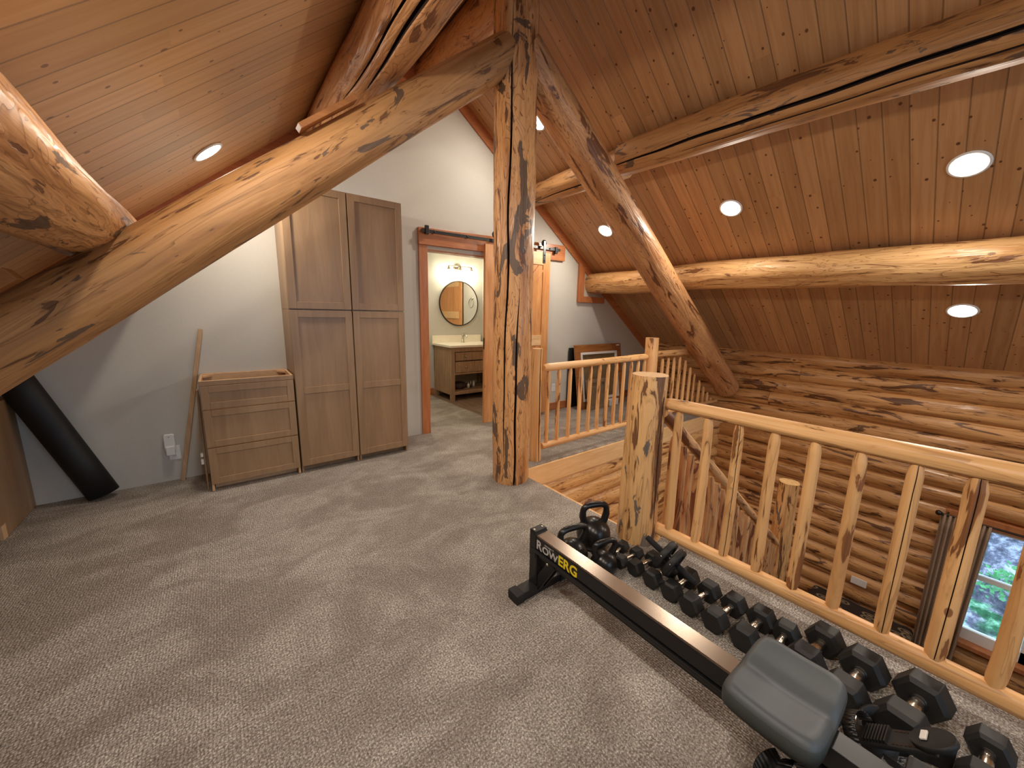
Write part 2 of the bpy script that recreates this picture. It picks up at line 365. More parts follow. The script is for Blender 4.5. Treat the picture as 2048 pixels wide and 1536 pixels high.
class MB:
    def __init__(s):
        s.v = []; s.f = []; s.mi = []; s.sm = []; s.lc = []
    def vert(s, p, lc=None):
        s.v.append(tuple(p)); s.lc.append(tuple(lc) if lc is not None else tuple(p)); return len(s.v) - 1
    def face(s, idx, mi=0, sm=False):
        s.f.append(tuple(idx)); s.mi.append(mi); s.sm.append(sm)
    def box(s, a, b, mi=0):
        x0, y0, z0 = [min(p, q) for p, q in zip(a, b)]; x1, y1, z1 = [max(p, q) for p, q in zip(a, b)]
        i = [s.vert(p) for p in ((x0,y0,z0),(x1,y0,z0),(x1,y1,z0),(x0,y1,z0),(x0,y0,z1),(x1,y0,z1),(x1,y1,z1),(x0,y1,z1))]
        for q in ((0,3,2,1),(4,5,6,7),(0,1,5,4),(1,2,6,5),(2,3,7,6),(3,0,4,7)): s.face([i[k] for k in q], mi)
        return s
    def bar(s, p0, p1, w, h, up=(0, 0, 1), mi=0):
        """rectangular bar from p0 to p1; w across, h along up"""
        p0, p1 = Vector(p0), Vector(p1); d = (p1 - p0).normalized(); up = Vector(up)
        sd = d.cross(up).normalized(); u = sd.cross(d).normalized()
        i = []
        for p in (p0, p1):
            for a, b in ((-1, -1), (1, -1), (1, 1), (-1, 1)): i.append(s.vert(p + sd * (a * w / 2) + u * (b * h / 2)))
        for q in ((0,1,2,3),(7,6,5,4),(0,4,5,1),(1,5,6,2),(2,6,7,3),(3,7,4,0)): s.face([i[k] for k in q], mi)
        return s
    def prism(s, pts, axis, a, b, mi=0):
        """polygon pts (2D) extruded along axis from a to b. axis 0: pts=(y,z); 1: (x,z); 2: (x,y)"""
        def mk(p, t):
            return {0: (t, p[0], p[1]), 1: (p[0], t, p[1]), 2: (p[0], p[1], t)}[axis]
        A = [s.vert(mk(p, a)) for p in pts]; B = [s.vert(mk(p, b)) for p in pts]
        s.face(A, mi); s.face(B[::-1], mi); n = len(pts)
        for k in range(n): s.face((A[k], B[k], B[(k + 1) % n], A[(k + 1) % n]), mi)
        return s
    def tube(s, pts, r, seg=12, mi=0, caps=True, closed=False, flat=1.0):
        pts = [Vector(p) for p in pts]; n = len(pts)
        if not isinstance(r, (list, tuple)): r = [r] * n
        rings = []; pu = None
        for k in range(n):
            if closed: d = (pts[(k + 1) % n] - pts[k - 1])
            else: d = pts[min(k + 1, n - 1)] - pts[max(k - 1, 0)]
            d.normalize()
            if pu is None:
                u = d.orthogonal().normalized()
            else:
                u = (pu - d * pu.dot(d)).normalized()
            pu = u; w = d.cross(u)
            rings.append([s.vert(pts[k] + (u * cos(2*pi*j/seg) + w * sin(2*pi*j/seg) * flat) * r[k]) for j in range(seg)])
        for k in range(n if closed else n - 1):
            A, B = rings[k], rings[(k + 1) % n]
            for j in range(seg): s.face((A[j], A[(j+1) % seg], B[(j+1) % seg], B[j]), mi, True)
        if caps and not closed:
            s.face([s.vert(s.v[i]) for i in rings[0][::-1]], mi); s.face([s.vert(s.v[i]) for i in rings[-1]], mi)
        return s
    def lathe(s, prof, c=(0, 0, 0), ax=(0, 0, 1), seg=24, mi=0, smooth=True):
        """prof: list of (r, t) along axis"""
        c = Vector(c); ax = Vector(ax).normalized(); u = ax.orthogonal().normalized(); w = ax.cross(u)
        rings = []
        for r, t in prof:
            if r < 1e-6: rings.append([s.vert(c + ax * t)])
            else: rings.append([s.vert(c + ax * t + (u * cos(2*pi*j/seg) + w * sin(2*pi*j/seg)) * r) for j in range(seg)])
        for A, B in zip(rings, rings[1:]):
            for j in range(seg):
                a, b = A[j % len(A)], A[(j + 1) % len(A)]; c_, d = B[(j + 1) % len(B)], B[j % len(B)]
                q = [a, b, c_, d]; q = [x for i, x in enumerate(q) if x not in q[:i]]
                if len(q) > 2: s.face(q, mi, smooth)
        return s
    def torus(s, c, n, R, r, seg=32, rs=10, mi=0, sx=1.0):
        n = Vector(n).normalized(); u = n.orthogonal().normalized(); w = n.cross(u); c = Vector(c)
        return s.tube([c + (u * cos(2*pi*k/seg) + w * sin(2*pi*k/seg) * sx) * R for k in range(seg)], r, rs, mi, False, True)
    def log(s, p0, p1, r0, r1, seed=0, seg=36, step=0.06, wob=0.035, bend=0.01, cracks=(), hew=0.0, hew0=None, caps=(True, True), squash=1.0):
        """irregular peeled log; cracks: (angle offset from camera-facing at t0, at t1, t0, t1, half width, depth)"""
        p0, p1 = Vector(p0), Vector(p1); L = (p1 - p0).length; d = (p1 - p0).normalized()
        u = d.orthogonal().normalized(); w = d.cross(u)
        n = max(3, int(L / step)); rs = random.Random(seed); o = Vector((rs.uniform(-50, 50), rs.uniform(-50, 50), rs.uniform(-50, 50)))
        if hew0 is None: hew0 = hew
        ts = [k / n for k in range(n + 1)]
        if hew or hew0:
            ts = sorted(set(ts + [min(.45, 0.025 / L), 1 - min(.45, 0.025 / L), min(.45, 0.05 / L), 1 - min(.45, .05 / L)]))
        rings = []; flags = []
        for t in ts:
            P = p0 + (p1 - p0) * t; z = t * L
            P = P + (u * noise.noise(o + Vector((0, 0, z * .5))) + w * noise.noise(o + Vector((7, 3, z * .5)))) * bend * 2.2 * min(1, 6 * t, 6 * (1 - t) + .15)
            r = r0 + (r1 - r0) * t
            tap = 1.0
            if hew0 and z < 0.05: tap = 1 - hew0 * (1 - z / 0.05)
            if hew and L - z < 0.05: tap = min(tap, 1 - hew * (1 - (L - z) / 0.05))
            th0 = 0.0; inj = {}
            if cracks:
                c = CAMP - P; tc_ = atan2(c.dot(w), c.dot(u))
                cs = []
                for (a0, a1, t0, t1, hw, dp) in cracks:
                    f = (t - t0) / (t1 - t0); ang = tc_ + a0 + (a1 - a0) * max(0, min(1, f)) + 0.10 * noise.noise(o + Vector((z * 2.3, 1, 0)))
                    am = sin(pi * f) ** 0.5 if 0 < f < 1 else 0.0
                    cs.append((ang, am, hw, dp))
                th0 = cs[0][0]; inj[0] = cs[0]
                for c2, spec in zip(cs[1:], cracks[1:]):
                    off = (spec[0] - cracks[0][0]); k2 = int(round(off / (2 * pi / seg))) % seg
                    inj[k2] = c2
            ring = []; fl = []
            for k in range(seg):
                base = th0 + 2 * pi * k / seg
                lst = [(base, 0.0, 0.0)]
                if k in inj:
                    ang, am, hw, dp = inj[k]
                    de = max(0.0015, hw * am) / r
                    lst = [(ang - de, 0, am), (ang, dp * am, am), (ang + de, 0, 0.0)]
                for th, dep, fm in lst:
                    nz = noise.noise(o + Vector((cos(th) * 1.3, sin(th) * 1.3, z * 1.1))) * 1.2 + 0.5 * noise.noise(o + Vector((cos(th) * 3, sin(th) * 3, z * 3.1)))
                    rr = r * tap * (1 + wob * nz * 1.6)
                    q = (u * cos(th) + w * sin(th)); rr2 = rr - dep
                    ring.append(s.vert(P + q * rr2, (o.x + cos(th) * r, o.y + sin(th) * r, o.z + z)))
                    fl.append(fm > 0 or dep > 0)
            rings.append(ring); flags.append(fl)
        for A, B, fa in zip(rings, rings[1:], flags):
            m = len(A)
            for j in range(m):
                dk = fa[j]
                s.face((A[j], A[(j+1) % m], B[(j+1) % m], B[j]), 2 if dk else 0, not dk)
        for on, ring, sg in ((caps[0], rings[0][::-1], 0), (caps[1], rings[-1], 1)):
            if on: s.face([s.vert(s.v[i], s.lc[i]) for i in ring], 1)
        return s
    def build(s, name, mats, parent=None, origin=None, bevel=0.0, bseg=2):
        if not isinstance(mats, (list, tuple)): mats = [mats]
        o0 = Vector(origin) if origin is not None else (Vector(parent.location) if parent is not None and parent.get('_org', 1) and parent.type == 'EMPTY' else Vector((0, 0, 0)))
        if parent is not None and origin is None:
            pp = parent; o0 = Vector((0, 0, 0))
            while pp is not None: o0 += Vector(pp.location); pp = pp.parent
        me = bpy.data.meshes.new(name)
        me.from_pydata([tuple(Vector(p) - o0) for p in s.v], [], s.f)
        for m in mats: me.materials.append(m)
        me.polygons.foreach_set('material_index', [min(i, len(mats) - 1) for i in s.mi])
        me.polygons.foreach_set('use_smooth', s.sm)
        at = me.attributes.new('logco', 'FLOAT_VECTOR', 'POINT')
        at.data.foreach_set('vector', [c for p in s.lc for c in p])
        me.update()
        o = bpy.data.objects.new(name, me); COL.objects.link(o)
        if parent is not None: o.parent = parent
        else: o.location = o0
        if bevel > 0:
            md = o.modifiers.new('bevel', 'BEVEL'); md.width = bevel; md.segments = bseg; md.limit_method = 'ANGLE'; md.angle_limit = radians(50)
        return o

def LM(key): return [M[key], M['endgrain'], M['crack']]

def struct(name, mb, mats, bevel=0.0):
    return TAG(mb.build(name, mats, None, None, bevel), kind='structure')

# ================================================================ SETTING
RX, RZ, SR, SLf = 1.95, 3.985, 0.7134, 0.82
YG = 4.03           # gable wall plane
def zr(x): return RZ - SR * (x - RX)
def zl(x): return RZ - SLf * (RX - x)

# ceiling: two tongue-and-groove slopes
m = MB()
m.prism([(RX, RZ), (6.55, zr(6.55)), (6.55, zr(6.55) + .15), (RX, RZ + .15)], 1, -3.2, YG + .12, 0)
struct('ceiling_right', m, M['ceil_r'])
m = MB()
m.prism([(RX, RZ), (RX, RZ + .15), (-2.4, zl(-2.4) + .15), (-2.4, zl(-2.4))], 1, -3.2, YG + .12, 0)
struct('ceiling_left', m, M['ceil_l'])

# loft floor (carpet): near part, stair opening x>2.04 between y 1.28 and 2.54, far part
m = MB()
m.prism([(-2.3, -3.1), (2.19, -3.1), (2.19, 1.16), (2.06, 1.30), (2.04, 2.50), (2.08, 2.545), (6.2, 2.545), (6.2, 5.95), (2.80, 5.95), (2.80, YG + .06), (-2.3, YG + .06)][:7] + [(6.2, YG + .06), (2.80, YG + .06), (2.80, 5.95), (-.5, 5.95), (-.5, YG + .06), (-2.3, YG + .06)], 2, -0.03, 0.0, 0)
struct('floor_loft', m, M['carpet'])
m = MB()
m.prism([(-2.3, -3.1), (2.17, -3.1), (2.17, 1.15), (2.03, 1.29), (2.02, 2.56), (6.2, 2.56), (6.2, 6.0), (-2.3, 6.0)], 2, -0.24, -0.031, 0)
struct('floor_joists', m, M['pine_x'])
m = MB(); m.box((2.80, YG + .06, -.03), (3.9, 5.95, .001)); struct('floor_bathroom', m, M['vinyl'])
m = MB(); m.box((-2.4, -3.2, -2.85), (6.5, 2.6, -2.75)); struct('floor_lower', m, M['vinyl'])

# gable wall (painted) with the doorway
DX0, DX1, DZ = 1.885, 2.98, 2.10
m = MB()
m.prism([(-2.3, -.03), (DX0, -.03), (DX0, zl(DX0)), (-2.3, zl(-2.3))], 1, YG, YG + .12)
m.prism([(DX0, DZ), (DX1, DZ), (DX1, zr(DX1)), (RX, RZ), (DX0, zl(DX0))], 1, YG, YG + .12)
m.prism([(DX1, -.03), (6.3, -.03), (6.3, zr(6.3)), (DX1, zr(DX1))], 1, YG, YG + .12)
struct('wall_gable', m, M['paint'])
# knee wall left, wall behind the camera, lower walls
m = MB(); m.box((-2.4, -3.2, 0), (-2.25, YG, .75)); struct('wall_left', m, M['paint'])
RW0, RW1, RWB, RWT = .2, 3.4, .55, 2.45  # rear opening added to let in cool daylight fill
m = MB()
m.prism([(-2.4, -2.8), (RW0, -2.8), (RW0, zl(RW0) + .1), (-2.4, zl(-2.4) + .1)], 1, -3.3, -3.15)
m.prism([(RW1, -2.8), (6.5, -2.8), (6.5, zr(6.5) + .1), (RW1, zr(RW1) + .1)], 1, -3.3, -3.15)
m.box((RW0, -3.3, -2.8), (RW1, -3.15, RWB)); m.prism([(RW0, RWT), (RW1, RWT), (RW1, zr(RW1) + .1), (RX, RZ + .1), (RW0, zl(RW0) + .1)], 1, -3.3, -3.15)
struct('wall_rear', m, M['paint'])
m = MB()
for xx in (RW0, (RW0 + RW1) / 2, RW1): m.box((xx - .05, -3.28, RWB), (xx + .05, -3.18, RWT))
m.box((RW0, -3.28, RWB - .05), (RW1, -3.18, RWB + .05)); m.box((RW0, -3.28, RWT - .05), (RW1, -3.18, RWT + .05))
struct('window_fill_added', m, M['fir_trim'], .003)  # unseen window, added behind the camera as a daylight fill source
m = MB(); m.box((1.7, -3.15, -2.75), (1.8, 2.6, -.24)); struct('wall_lower', m, M['paint'])

# orange trim where gable wall meets the ceiling
m = MB()
t = .145
m.prism([(RX, RZ), (6.2, zr(6.2)), (6.2, zr(6.2) - t), (RX, RZ - t)], 1, YG - .02, YG)
struct('trim_1', m, M['fir_trim'])
m = MB()
m.prism([(RX, RZ - t), (-2.2, zl(-2.2) - t), (-2.2, zl(-2.2)), (RX, RZ)], 1, YG - .02, YG)
struct('trim_2', m, M['fir_trim'])
# stepped trim around the lower purlin end
m = MB()
m.prism([(4.30, 2.18), (4.41, 2.10), (4.41, 1.70), (4.90, 1.70), (4.90, 1.61), (4.30, 1.61)], 1, YG - .045, YG)
struct('trim_3', m, M['fir_trim_v'], .003)
# baseboards
m = MB(); m.box((3.02, YG - .018, 0), (6.15, YG, .115)); struct('baseboard_gable', m, M['fir_trim'], .004)
m = MB(); m.box((1.2, 5.93, 0), (2.86, 5.95, .12)); struct('baseboard_hall', m, M['fir_trim'], .004)
# fascia board under the far loft edge
m = MB(); m.box((2.10, 2.525, -.205), (6.2, 2.56, -.006)); struct('trim_4', m, M['pine_x'], .003)

# log wall on the right, courses 0.195 apart, window opening left in it
WY0, WY1, WZ0, WZ1 = -1.25, 0.02, -2.02, -.68
m = MB(); k = 0
zc = .885
while zc > -2.85:
    spans = [(-3.15, 4.1)]
    if WZ0 - .04 < zc < WZ1 + .05: spans = [(-3.15, WY0), (WY1, 4.1)]
    for (a, b) in spans:
        cuts = [a, b]
        if b > 3 and k in (1, 3): cuts = [a, (1.62 if k == 1 else 1.95), b]
        for c0, c1 in zip(cuts, cuts[1:]):
            m.log((6.262, c0, zc), (6.262, c1 - .004, zc), .113, .113, 100 + k * 7 + int(c0 * 10), 26, .12, .05, .006)
    zc -= .195; k += 1
struct('wall_right', m, LM('log_wall'))
m = MB(); m.box((6.30, -3.2, -2.85), (6.34, WY0, 1.2)); m.box((6.30, WY1, -2.85), (6.34, 4.1, 1.2)); m.box((6.30, WY0, WZ1), (6.34, WY1, 1.2)); m.box((6.30, WY0, -2.85), (6.34, WY1, WZ0))
struct('wall_outer', m, M['crack'])
# log wall under the far loft (behind the stairs)
m = MB(); zc = -.305; k = 0
while zc > -2.85:
    m.log((2.0, 2.655, zc), (6.28, 2.655, zc), .112, .112, 300 + k, 28, .12, .05, .006); zc -= .2; k += 1
struct('wall_stairwell', m, LM('log'))
# stairwell rim boards
m = MB(); m.box((2.02, 1.2, -.24), (2.045, 2.54, -.03)); struct('trim_5', m, M['pine_x'])

# hallway / bathroom shell behind the gable
m = MB(); m.box((1.2, 5.95, 0), (4.0, 6.05, 2.5)); struct('wall_bathroom', m, M['paint'])
m = MB(); m.box((3.87, YG + .12, 0), (3.97, 5.95, 2.5)); struct('wall_bathroom_right', m, M['paint'])
m = MB(); m.box((1.1, YG + .12, 0), (1.2, 6.05, 2.5)); struct('wall_hall', m, M['paint'])
m = MB(); m.box((1.1, YG + .12, 2.40), (4.0, 6.05, 2.5)); struct('ceiling_bathroom', m, M['paint_white'])

# door casing + header board
m = MB()
m.box((1.785, YG - .022, 0), (1.887, YG, 2.135)); m.box((1.870, YG, 0), (1.887, YG + .12, 2.10)); m.box((2.965, YG - .022, 0), (3.05, YG, 2.12)); m.box((2.965, YG, 0), (2.982, YG + .12, 2.10)); m.box((1.87, YG, 2.085), (2.98, YG + .12, 2.102))
struct('door_1', m, M['fir_trim_v'], .002)
m = MB()
m.prism([(1.78, 2.135), (3.98, 2.165), (3.98, 2.375), (1.78, 2.31)], 1, YG - .04, YG)
struct('trim_6', m, M['fir_trim'], .003)

# window (right wall, lower floor)
t = thing('window_1', (6.2, (WY0 + WY1) / 2, WZ0), None, None); t['kind'] = 'structure'
m = MB()
m.box((6.14, WY0 - .09, WZ1 - .0), (6.30, WY1 + .09, WZ1 + .10)); m.box((6.14, WY0 - .09, WZ0), (6.30, WY0 + .02, WZ1)); m.box((6.14, WY1 - .02, WZ0), (6.30, WY1 + .05, WZ1))
m.build('window_casing', M['fir_trim_v'], t, bevel=.003)
m = MB(); m.box((6.12, WY0 - .1, WZ0 - .05), (6.30, WY1 + .1, WZ0 + .0)); m.build('window_stool', M['fir_trim_v'], t, bevel=.003)
m = MB()
m.box((6.22, WY0, WZ0), (6.28, WY1, WZ0 + .13)); m.box((6.22, WY0, -1.29), (6.27, WY1, -1.235))
for yy in (-.62, -1.2, -.03): m.box((6.22, yy - .03, WZ0), (6.28, yy + .03, WZ1))
m.box((6.22, WY0, WZ1 - .05), (6.28, WY1, WZ1))
m.build('window_sash', M['white_pl'], t, bevel=.004)
m = MB(); m.box((6.25, WY0, WZ0), (6.254, WY1, WZ1)); m.build('pane', M['glass'], t)

# garden bank outside
m = MB()
nx, ny = 26, 40
idx = [[m.vert((7.0 + i * .45, -12 + j * .6, -2.9 + max(0, (i * .45 - .6)) * .55 + .25 * noise.noise(Vector((i * .6, j * .6, 0))))) for j in range(ny)] for i in range(nx)]
for i in range(nx - 1):
    for j in range(ny - 1): m.face((idx[i][j], idx[i + 1][j], idx[i + 1][j + 1], idx[i][j + 1]), 0, True)
TAG(m.build('garden_bank', M['hill']), 'gravelly green garden bank rising outside the lower window', 'garden bank')
def shrub(cx, cy, cz, rad, n, label, seed):
    rs = random.Random(seed); m = MB()
    for _ in range(n):
        d = Vector((rs.gauss(0, 1), rs.gauss(0, 1), abs(rs.gauss(0, 1)))).normalized()
        c = Vector((cx, cy, cz)) + d * rad * rs.uniform(.3, 1)
        a = Vector((rs.gauss(0, 1), rs.gauss(0, 1), rs.gauss(0, 1))).normalized(); b = a.orthogonal().normalized()
        L = rs.uniform(.05, .10); i = [m.vert(c), m.vert(c + a * L * .5 + b * L * .3), m.vert(c + a * L), m.vert(c + a * L * .5 - b * L * .3)]
        m.face(i, 0)
    TAG(m.build('shrub', M['leaf']), label, 'shrub')
shrub(8.4, -.65, -2.3, .45, 260, 'low leafy green plant outside, low in the lower window', 3)
shrub(9.6, -.8, -1.6, .8, 700, 'wide leafy green shrub up the bank, high in the lower window', 4)

# ================================================================ LOG FRAME
def beam(name, mb, mat, label, cat='log beam', group=None):
    return TAG(mb.build(name, LM(mat)), label, cat, group)

m = MB(); m.log((1.912, 2.47, -.0), (1.875, 2.47, 3.72), .158, .160, 11, 44, .05, .035, .006, [(.12, .30, -.15, .42, .009, .05), (-.42, -.10, .05, .97, .008, .05)])
beam('log_post', m, 'log_post', 'tall thick upright log post with grey bark patches, standing at the stair opening', 'post')
m = MB(); m.log((-1.75, 2.47, .44), (1.86, 2.47, 3.275), .150, .126, 12, 44, .07, .025, .004)
beam('log_rafter', m, 'log_raft', 'smooth diagonal log rafter crossing the left half, from lower left up to the post', 'log beam')
m = MB(); m.log((1.93, 2.47, 3.30), (6.02, 2.47, .397), .153, .166, 13, 44, .07, .025, .006)
beam('log_rafter', m, 'log_dark', 'reddish diagonal log rafter running from the post down to the right log wall', 'log beam')
m = MB(); m.log((3.31, YG, 2.885), (3.28, 2.52, 2.885), .122, .140, 14, 40, .07, .03, .005, [(.55, .35, .1, 1.05, .006, .04)])
m.log((3.22, 2.50, 2.895), (3.40, -3.1, 2.84), .148, .160, 15, 44, .07, .035, .012, [(.20, -.05, -.02, .60, .013, .07), (.62, .50, .10, .75, .006, .04)])
beam('roof_purlin', m, 'log_raft', 'long cracked roof log under the right ceiling, the upper of the two there')
m = MB(); m.log((4.61, YG, 1.900), (4.62, -3.1, 1.868), .150, .178, 16, 44, .06, .05, .014)
beam('roof_purlin', m, 'log', 'knotty golden roof log under the right ceiling, the lower of the two there')
m = MB(); m.log((.87, YG, 2.89), (.885, -3.1, 2.885), .155, .180, 17, 44, .06, .035, .010, [(.28, .30, .20, .80, .016, .08), (-.10, -.02, .16, .75, .007, .05)])
beam('roof_purlin', m, 'log_dark', 'roof log split by a wide dark crack, on the left slope above the rafter')
m = MB(); m.log((-.47, YG, 1.800), (-.43, -3.1, 1.81), .170, .168, 18, 44, .06, .035, .010)
beam('roof_purlin', m, 'log_post', 'blotchy roof log at the left edge of the view, ending on the rafter')
m = MB(); m.log((RX, YG, 3.775), (RX, -3.1, 3.775), .165, .170, 19, 44, .07, .03, .006)
beam('ridge_log', m, 'log_dark', 'ridge log at the ceiling peak, seen between rafter and post')
# blocking boards in the gaps between rafter and ceiling
m = MB()
dl = Vector((1, 0, .785)).normalized(); dn = Vector((-dl.z, 0, dl.x))
P = Vector((.415, 2.36, 2.325)); m.bar(P, P + dl * .36, .08, .026, dn)
TAG(m.build('blocking_board', M['frame_wood'], bevel=.002), 'short rough blocking board wedged on the rafter under the cracked roof log', 'board', 'blocking boards on the rafter')
m = MB(); P = Vector((-1.2, 2.34, 1.06)); m.bar(P, P + dl * .76, .08, .05, dn)
TAG(m.build('blocking_board', M['frame_wood'], bevel=.002), 'blocking board on the rafter at the left edge, under the blotchy roof log', 'board', 'blocking boards on the rafter')

# ================================================================ RAILINGS
# near railing along y at x = 2.11
t = thing('log_railing', (2.11, 0, 0), 'golden peeled log railing beside the dumbbells, nearest to the viewer', 'railing')
MB().log((2.11, 1.205, .905), (2.11, -2.6, .925), .036, .046, 41, 20, .06, .06, .004, hew0=.25).build('top_rail', LM('log_rail'), t)
MB().log((2.11, 1.23, .088), (2.11, -2.6, .118), .036, .043, 42, 20, .06, .06, .004, hew0=.25).build('bottom_rail', LM('log_rail'), t)
ys = [1.104, .939, .779, .614, .455, .300, .134, -.018, -.163] + [-.163 - .158 * k for k in range(1, 14)]
for i, y in enumerate(ys):
    cr = [(.1, .25, -.1, 1.1, .0014, .010)] if i in (2, 6, 7) else []
    r = .0265 if i != 7 else .032
    MB().log((2.11, y - .004, .112), (2.11, y, .878), r, r * .92, 50 + i, 18, .05, .06, .004, cr, hew=.30, hew0=.20).build('baluster', LM('log_rail'), t)
m = MB(); m.log((2.05, 1.285, 0), (2.05, 1.285, 1.075), .122, .106, 77, 44, .04, .055, .003, [(.95, 1.0, -.1, .9, .004, .03)])
TAG(m.build('newel_post', LM('newel')), 'thick stubby log newel post with bark scars, at the corner by the kettlebells', 'post')

# far railing along x at y = 2.66
t = thing('log_railing', (3.3, 2.66, 0), 'smaller log railing across the stair opening on the far loft', 'railing')
MB().log((2.43, 2.66, .915), (4.14, 2.66, .935), .040, .036, 81, 18, .06, .06, .003, hew0=.3, hew=.3).build('top_rail', LM('log_rail'), t)
MB().log((2.44, 2.66, .125), (4.16, 2.66, .140), .032, .032, 82, 18, .06, .06, .003).build('bottom_rail', LM('log_rail'), t)
MB().log((4.30, 2.66, .955), (5.50, 2.66, .945), .038, .038, 83, 18, .06, .06, .003).build('top_rail', LM('log_rail'), t)
MB().log((4.30, 2.66, .135), (6.14, 2.66, .135), .030, .030, 84, 18, .06, .06, .003).build('bottom_rail', LM('log_rail'), t)
for i, x in enumerate([2.50, 2.645, 2.808, 2.965, 3.118, 3.27, 3.415, 3.56, 3.70, 3.84, 3.98, 4.10] + [4.35, 4.50, 4.64, 4.79, 4.94, 5.09, 5.24, 5.39, 5.54, 5.69, 5.84, 5.97]):
    top = min(.885, 3.30 - (x - 1.93) * .7098 - .225) if x > 5 else .89
    if top < .2: continue
    MB().log((x, 2.66, .14), (x, 2.66, top), .0215, .020, 90 + i, 14, .06, .06, .004, hew=.3, hew0=.2).build('baluster', LM('log_rail'), t)
MB().log((2.36, 2.66, 0), (2.35, 2.66, 1.105), .056, .048, 120, 26, .05, .06, .006, [(.75, .7, -.1, 1.1, .007, .03)]).build('end_post', LM('log_rail'), t)
MB().log((4.23, 2.66, 0), (4.23, 2.66, 1.165), .082, .078, 121, 28, .05, .04, .004).build('end_post', LM('log_rail'), t)

# stair railing descending along +x at y = 1.2
t = thing('stair_railing', (3.4, 1.20, -1.0), 'sloping log stair railing going down to the lower floor', 'railing')
sx0, sz0, sx1, sz1 = 2.10, .843, 4.68, -1.02
def srz(x): return sz0 + (sz1 - sz0) * (x - sx0) / (sx1 - sx0)
MB().log((sx0, 1.20, sz0), (sx1, 1.20, sz1), .036, .034, 131, 18, .07, .05, .004, hew=.25).build('handrail', LM('log_stair'), t)
MB().log((sx0, 1.20, sz0 - .84), (sx1 + .05, 1.20, sz1 - .84), .040, .040, 132, 18, .07, .05, .004).build('bottom_rail', LM('log_stair'), t)
k = 0; x = 2.27
while x < 4.70:
    r = .036 if k % 3 == 0 else .026
    MB().log((x, 1.20, srz(x) - .84), (x, 1.20, srz(x) - .06), r, r * .95, 140 + k, 14, .06, .08, .005, hew=.3).build('baluster', LM('log_stair'), t)
    x += .118; k += 1
m = MB(); m.log((4.79, 1.20, -2.75), (4.79, 1.20, -.325), .108, .094, 170, 36, .07, .06, .004)
TAG(m.build('newel_post', LM('newel')), 'dark-streaked log newel post at the foot of the stair railing', 'post')
# stairs
t = thing('staircase', (2.1, 1.9, -2.75), 'log staircase dropping from the loft between railing and log wall', 'stairs')
n = 14
for k in range(n):
    x0 = 2.06 + k * .262; z0 = -.19 * (k + 1)
    MB().box((x0, 1.30, z0 - .05), (x0 + .29, 2.50, z0)).build('tread', M['pine_x'], t, bevel=.006)
for yy in (1.275, 2.515):
    MB().bar((2.06, yy, -.27), (2.06 + n * .262, yy, -.27 - n * .19), .05, .26).build('stringer', M['pine_x'], t)

# ================================================================ CEILING LIGHTS
nR = Vector((-SR, 0, -1)).normalized(); nL = Vector((SLf, 0, -1)).normalized()
def recessed(x, y, side, label, first=[None]):
    n = nR if side > 0 else nL
    z = zr(x) if side > 0 else zl(x)
    c = Vector((x, y, z))
    t = thing('recessed_light', c, label, 'ceiling light', 'recessed ceiling lights')
    m = MB(); m.lathe([(.082, -.001), (.102, .001), (.104, .006), (.100, .010), (.086, .010), (.080, .005)], c, n, 32); m.build('trim_ring', M['white_pl'], t)
    m = MB(); m.lathe([(0, .006), (.081, .006)], c, n, 32, 0, False)
    lens = m.build('lens', M['lamp'], t)
    return t
recessed(4.078, .339, 1, 'largest lit recessed light, at the right edge between the two right roof logs')
recessed(4.064, 1.836, 1, 'middle-sized lit recessed light between the two right roof logs')
recessed(4.042, 3.346, 1, 'small lit recessed light just beside the right rafter, farthest of the row')
recessed(5.385, .288, 1, 'lit recessed light below the lower roof log on the right ceiling')
recessed(2.802, 3.295, 1, 'lit recessed light half hidden behind the tall post, near the peak')
recessed(.046, 3.38, -1, 'lit recessed light on the left ceiling just above the rafter')
for (x, y, s_, lb) in ((.046, 1.62, -1, 'recessed light on the left slope just before the rafter, above the view'), (.046, .25, -1, 'recessed light on the left slope straight above the viewer'),
        (.046, -1.2, -1, 'recessed light on the left slope behind the viewer'), (4.078, -1.16, 1, 'recessed light between the two right roof logs, outside the view'), (5.385, -1.2, 1, 'recessed light below the lower right roof log, outside the view')):
    recessed(x, y, s_, lb)
hl = thing('hall_fill_light', (2.2, 5.1, 2.4), 'unseen round ceiling light added to brighten the hall behind the doorway', 'ceiling light')  # lamp out of view, added to brighten the hall
MB().lathe([(.10, 0), (.115, .004), (.115, .012), (.10, .014)], (2.2, 5.1, 2.4), (0, 0, -1), 28).build('trim_ring', M['white_pl'], hl)
MB().lathe([(0, .008), (.10, .008)], (2.2, 5.1, 2.4), (0, 0, -1), 28, 0, False).build('lens', M['bulb'], hl)

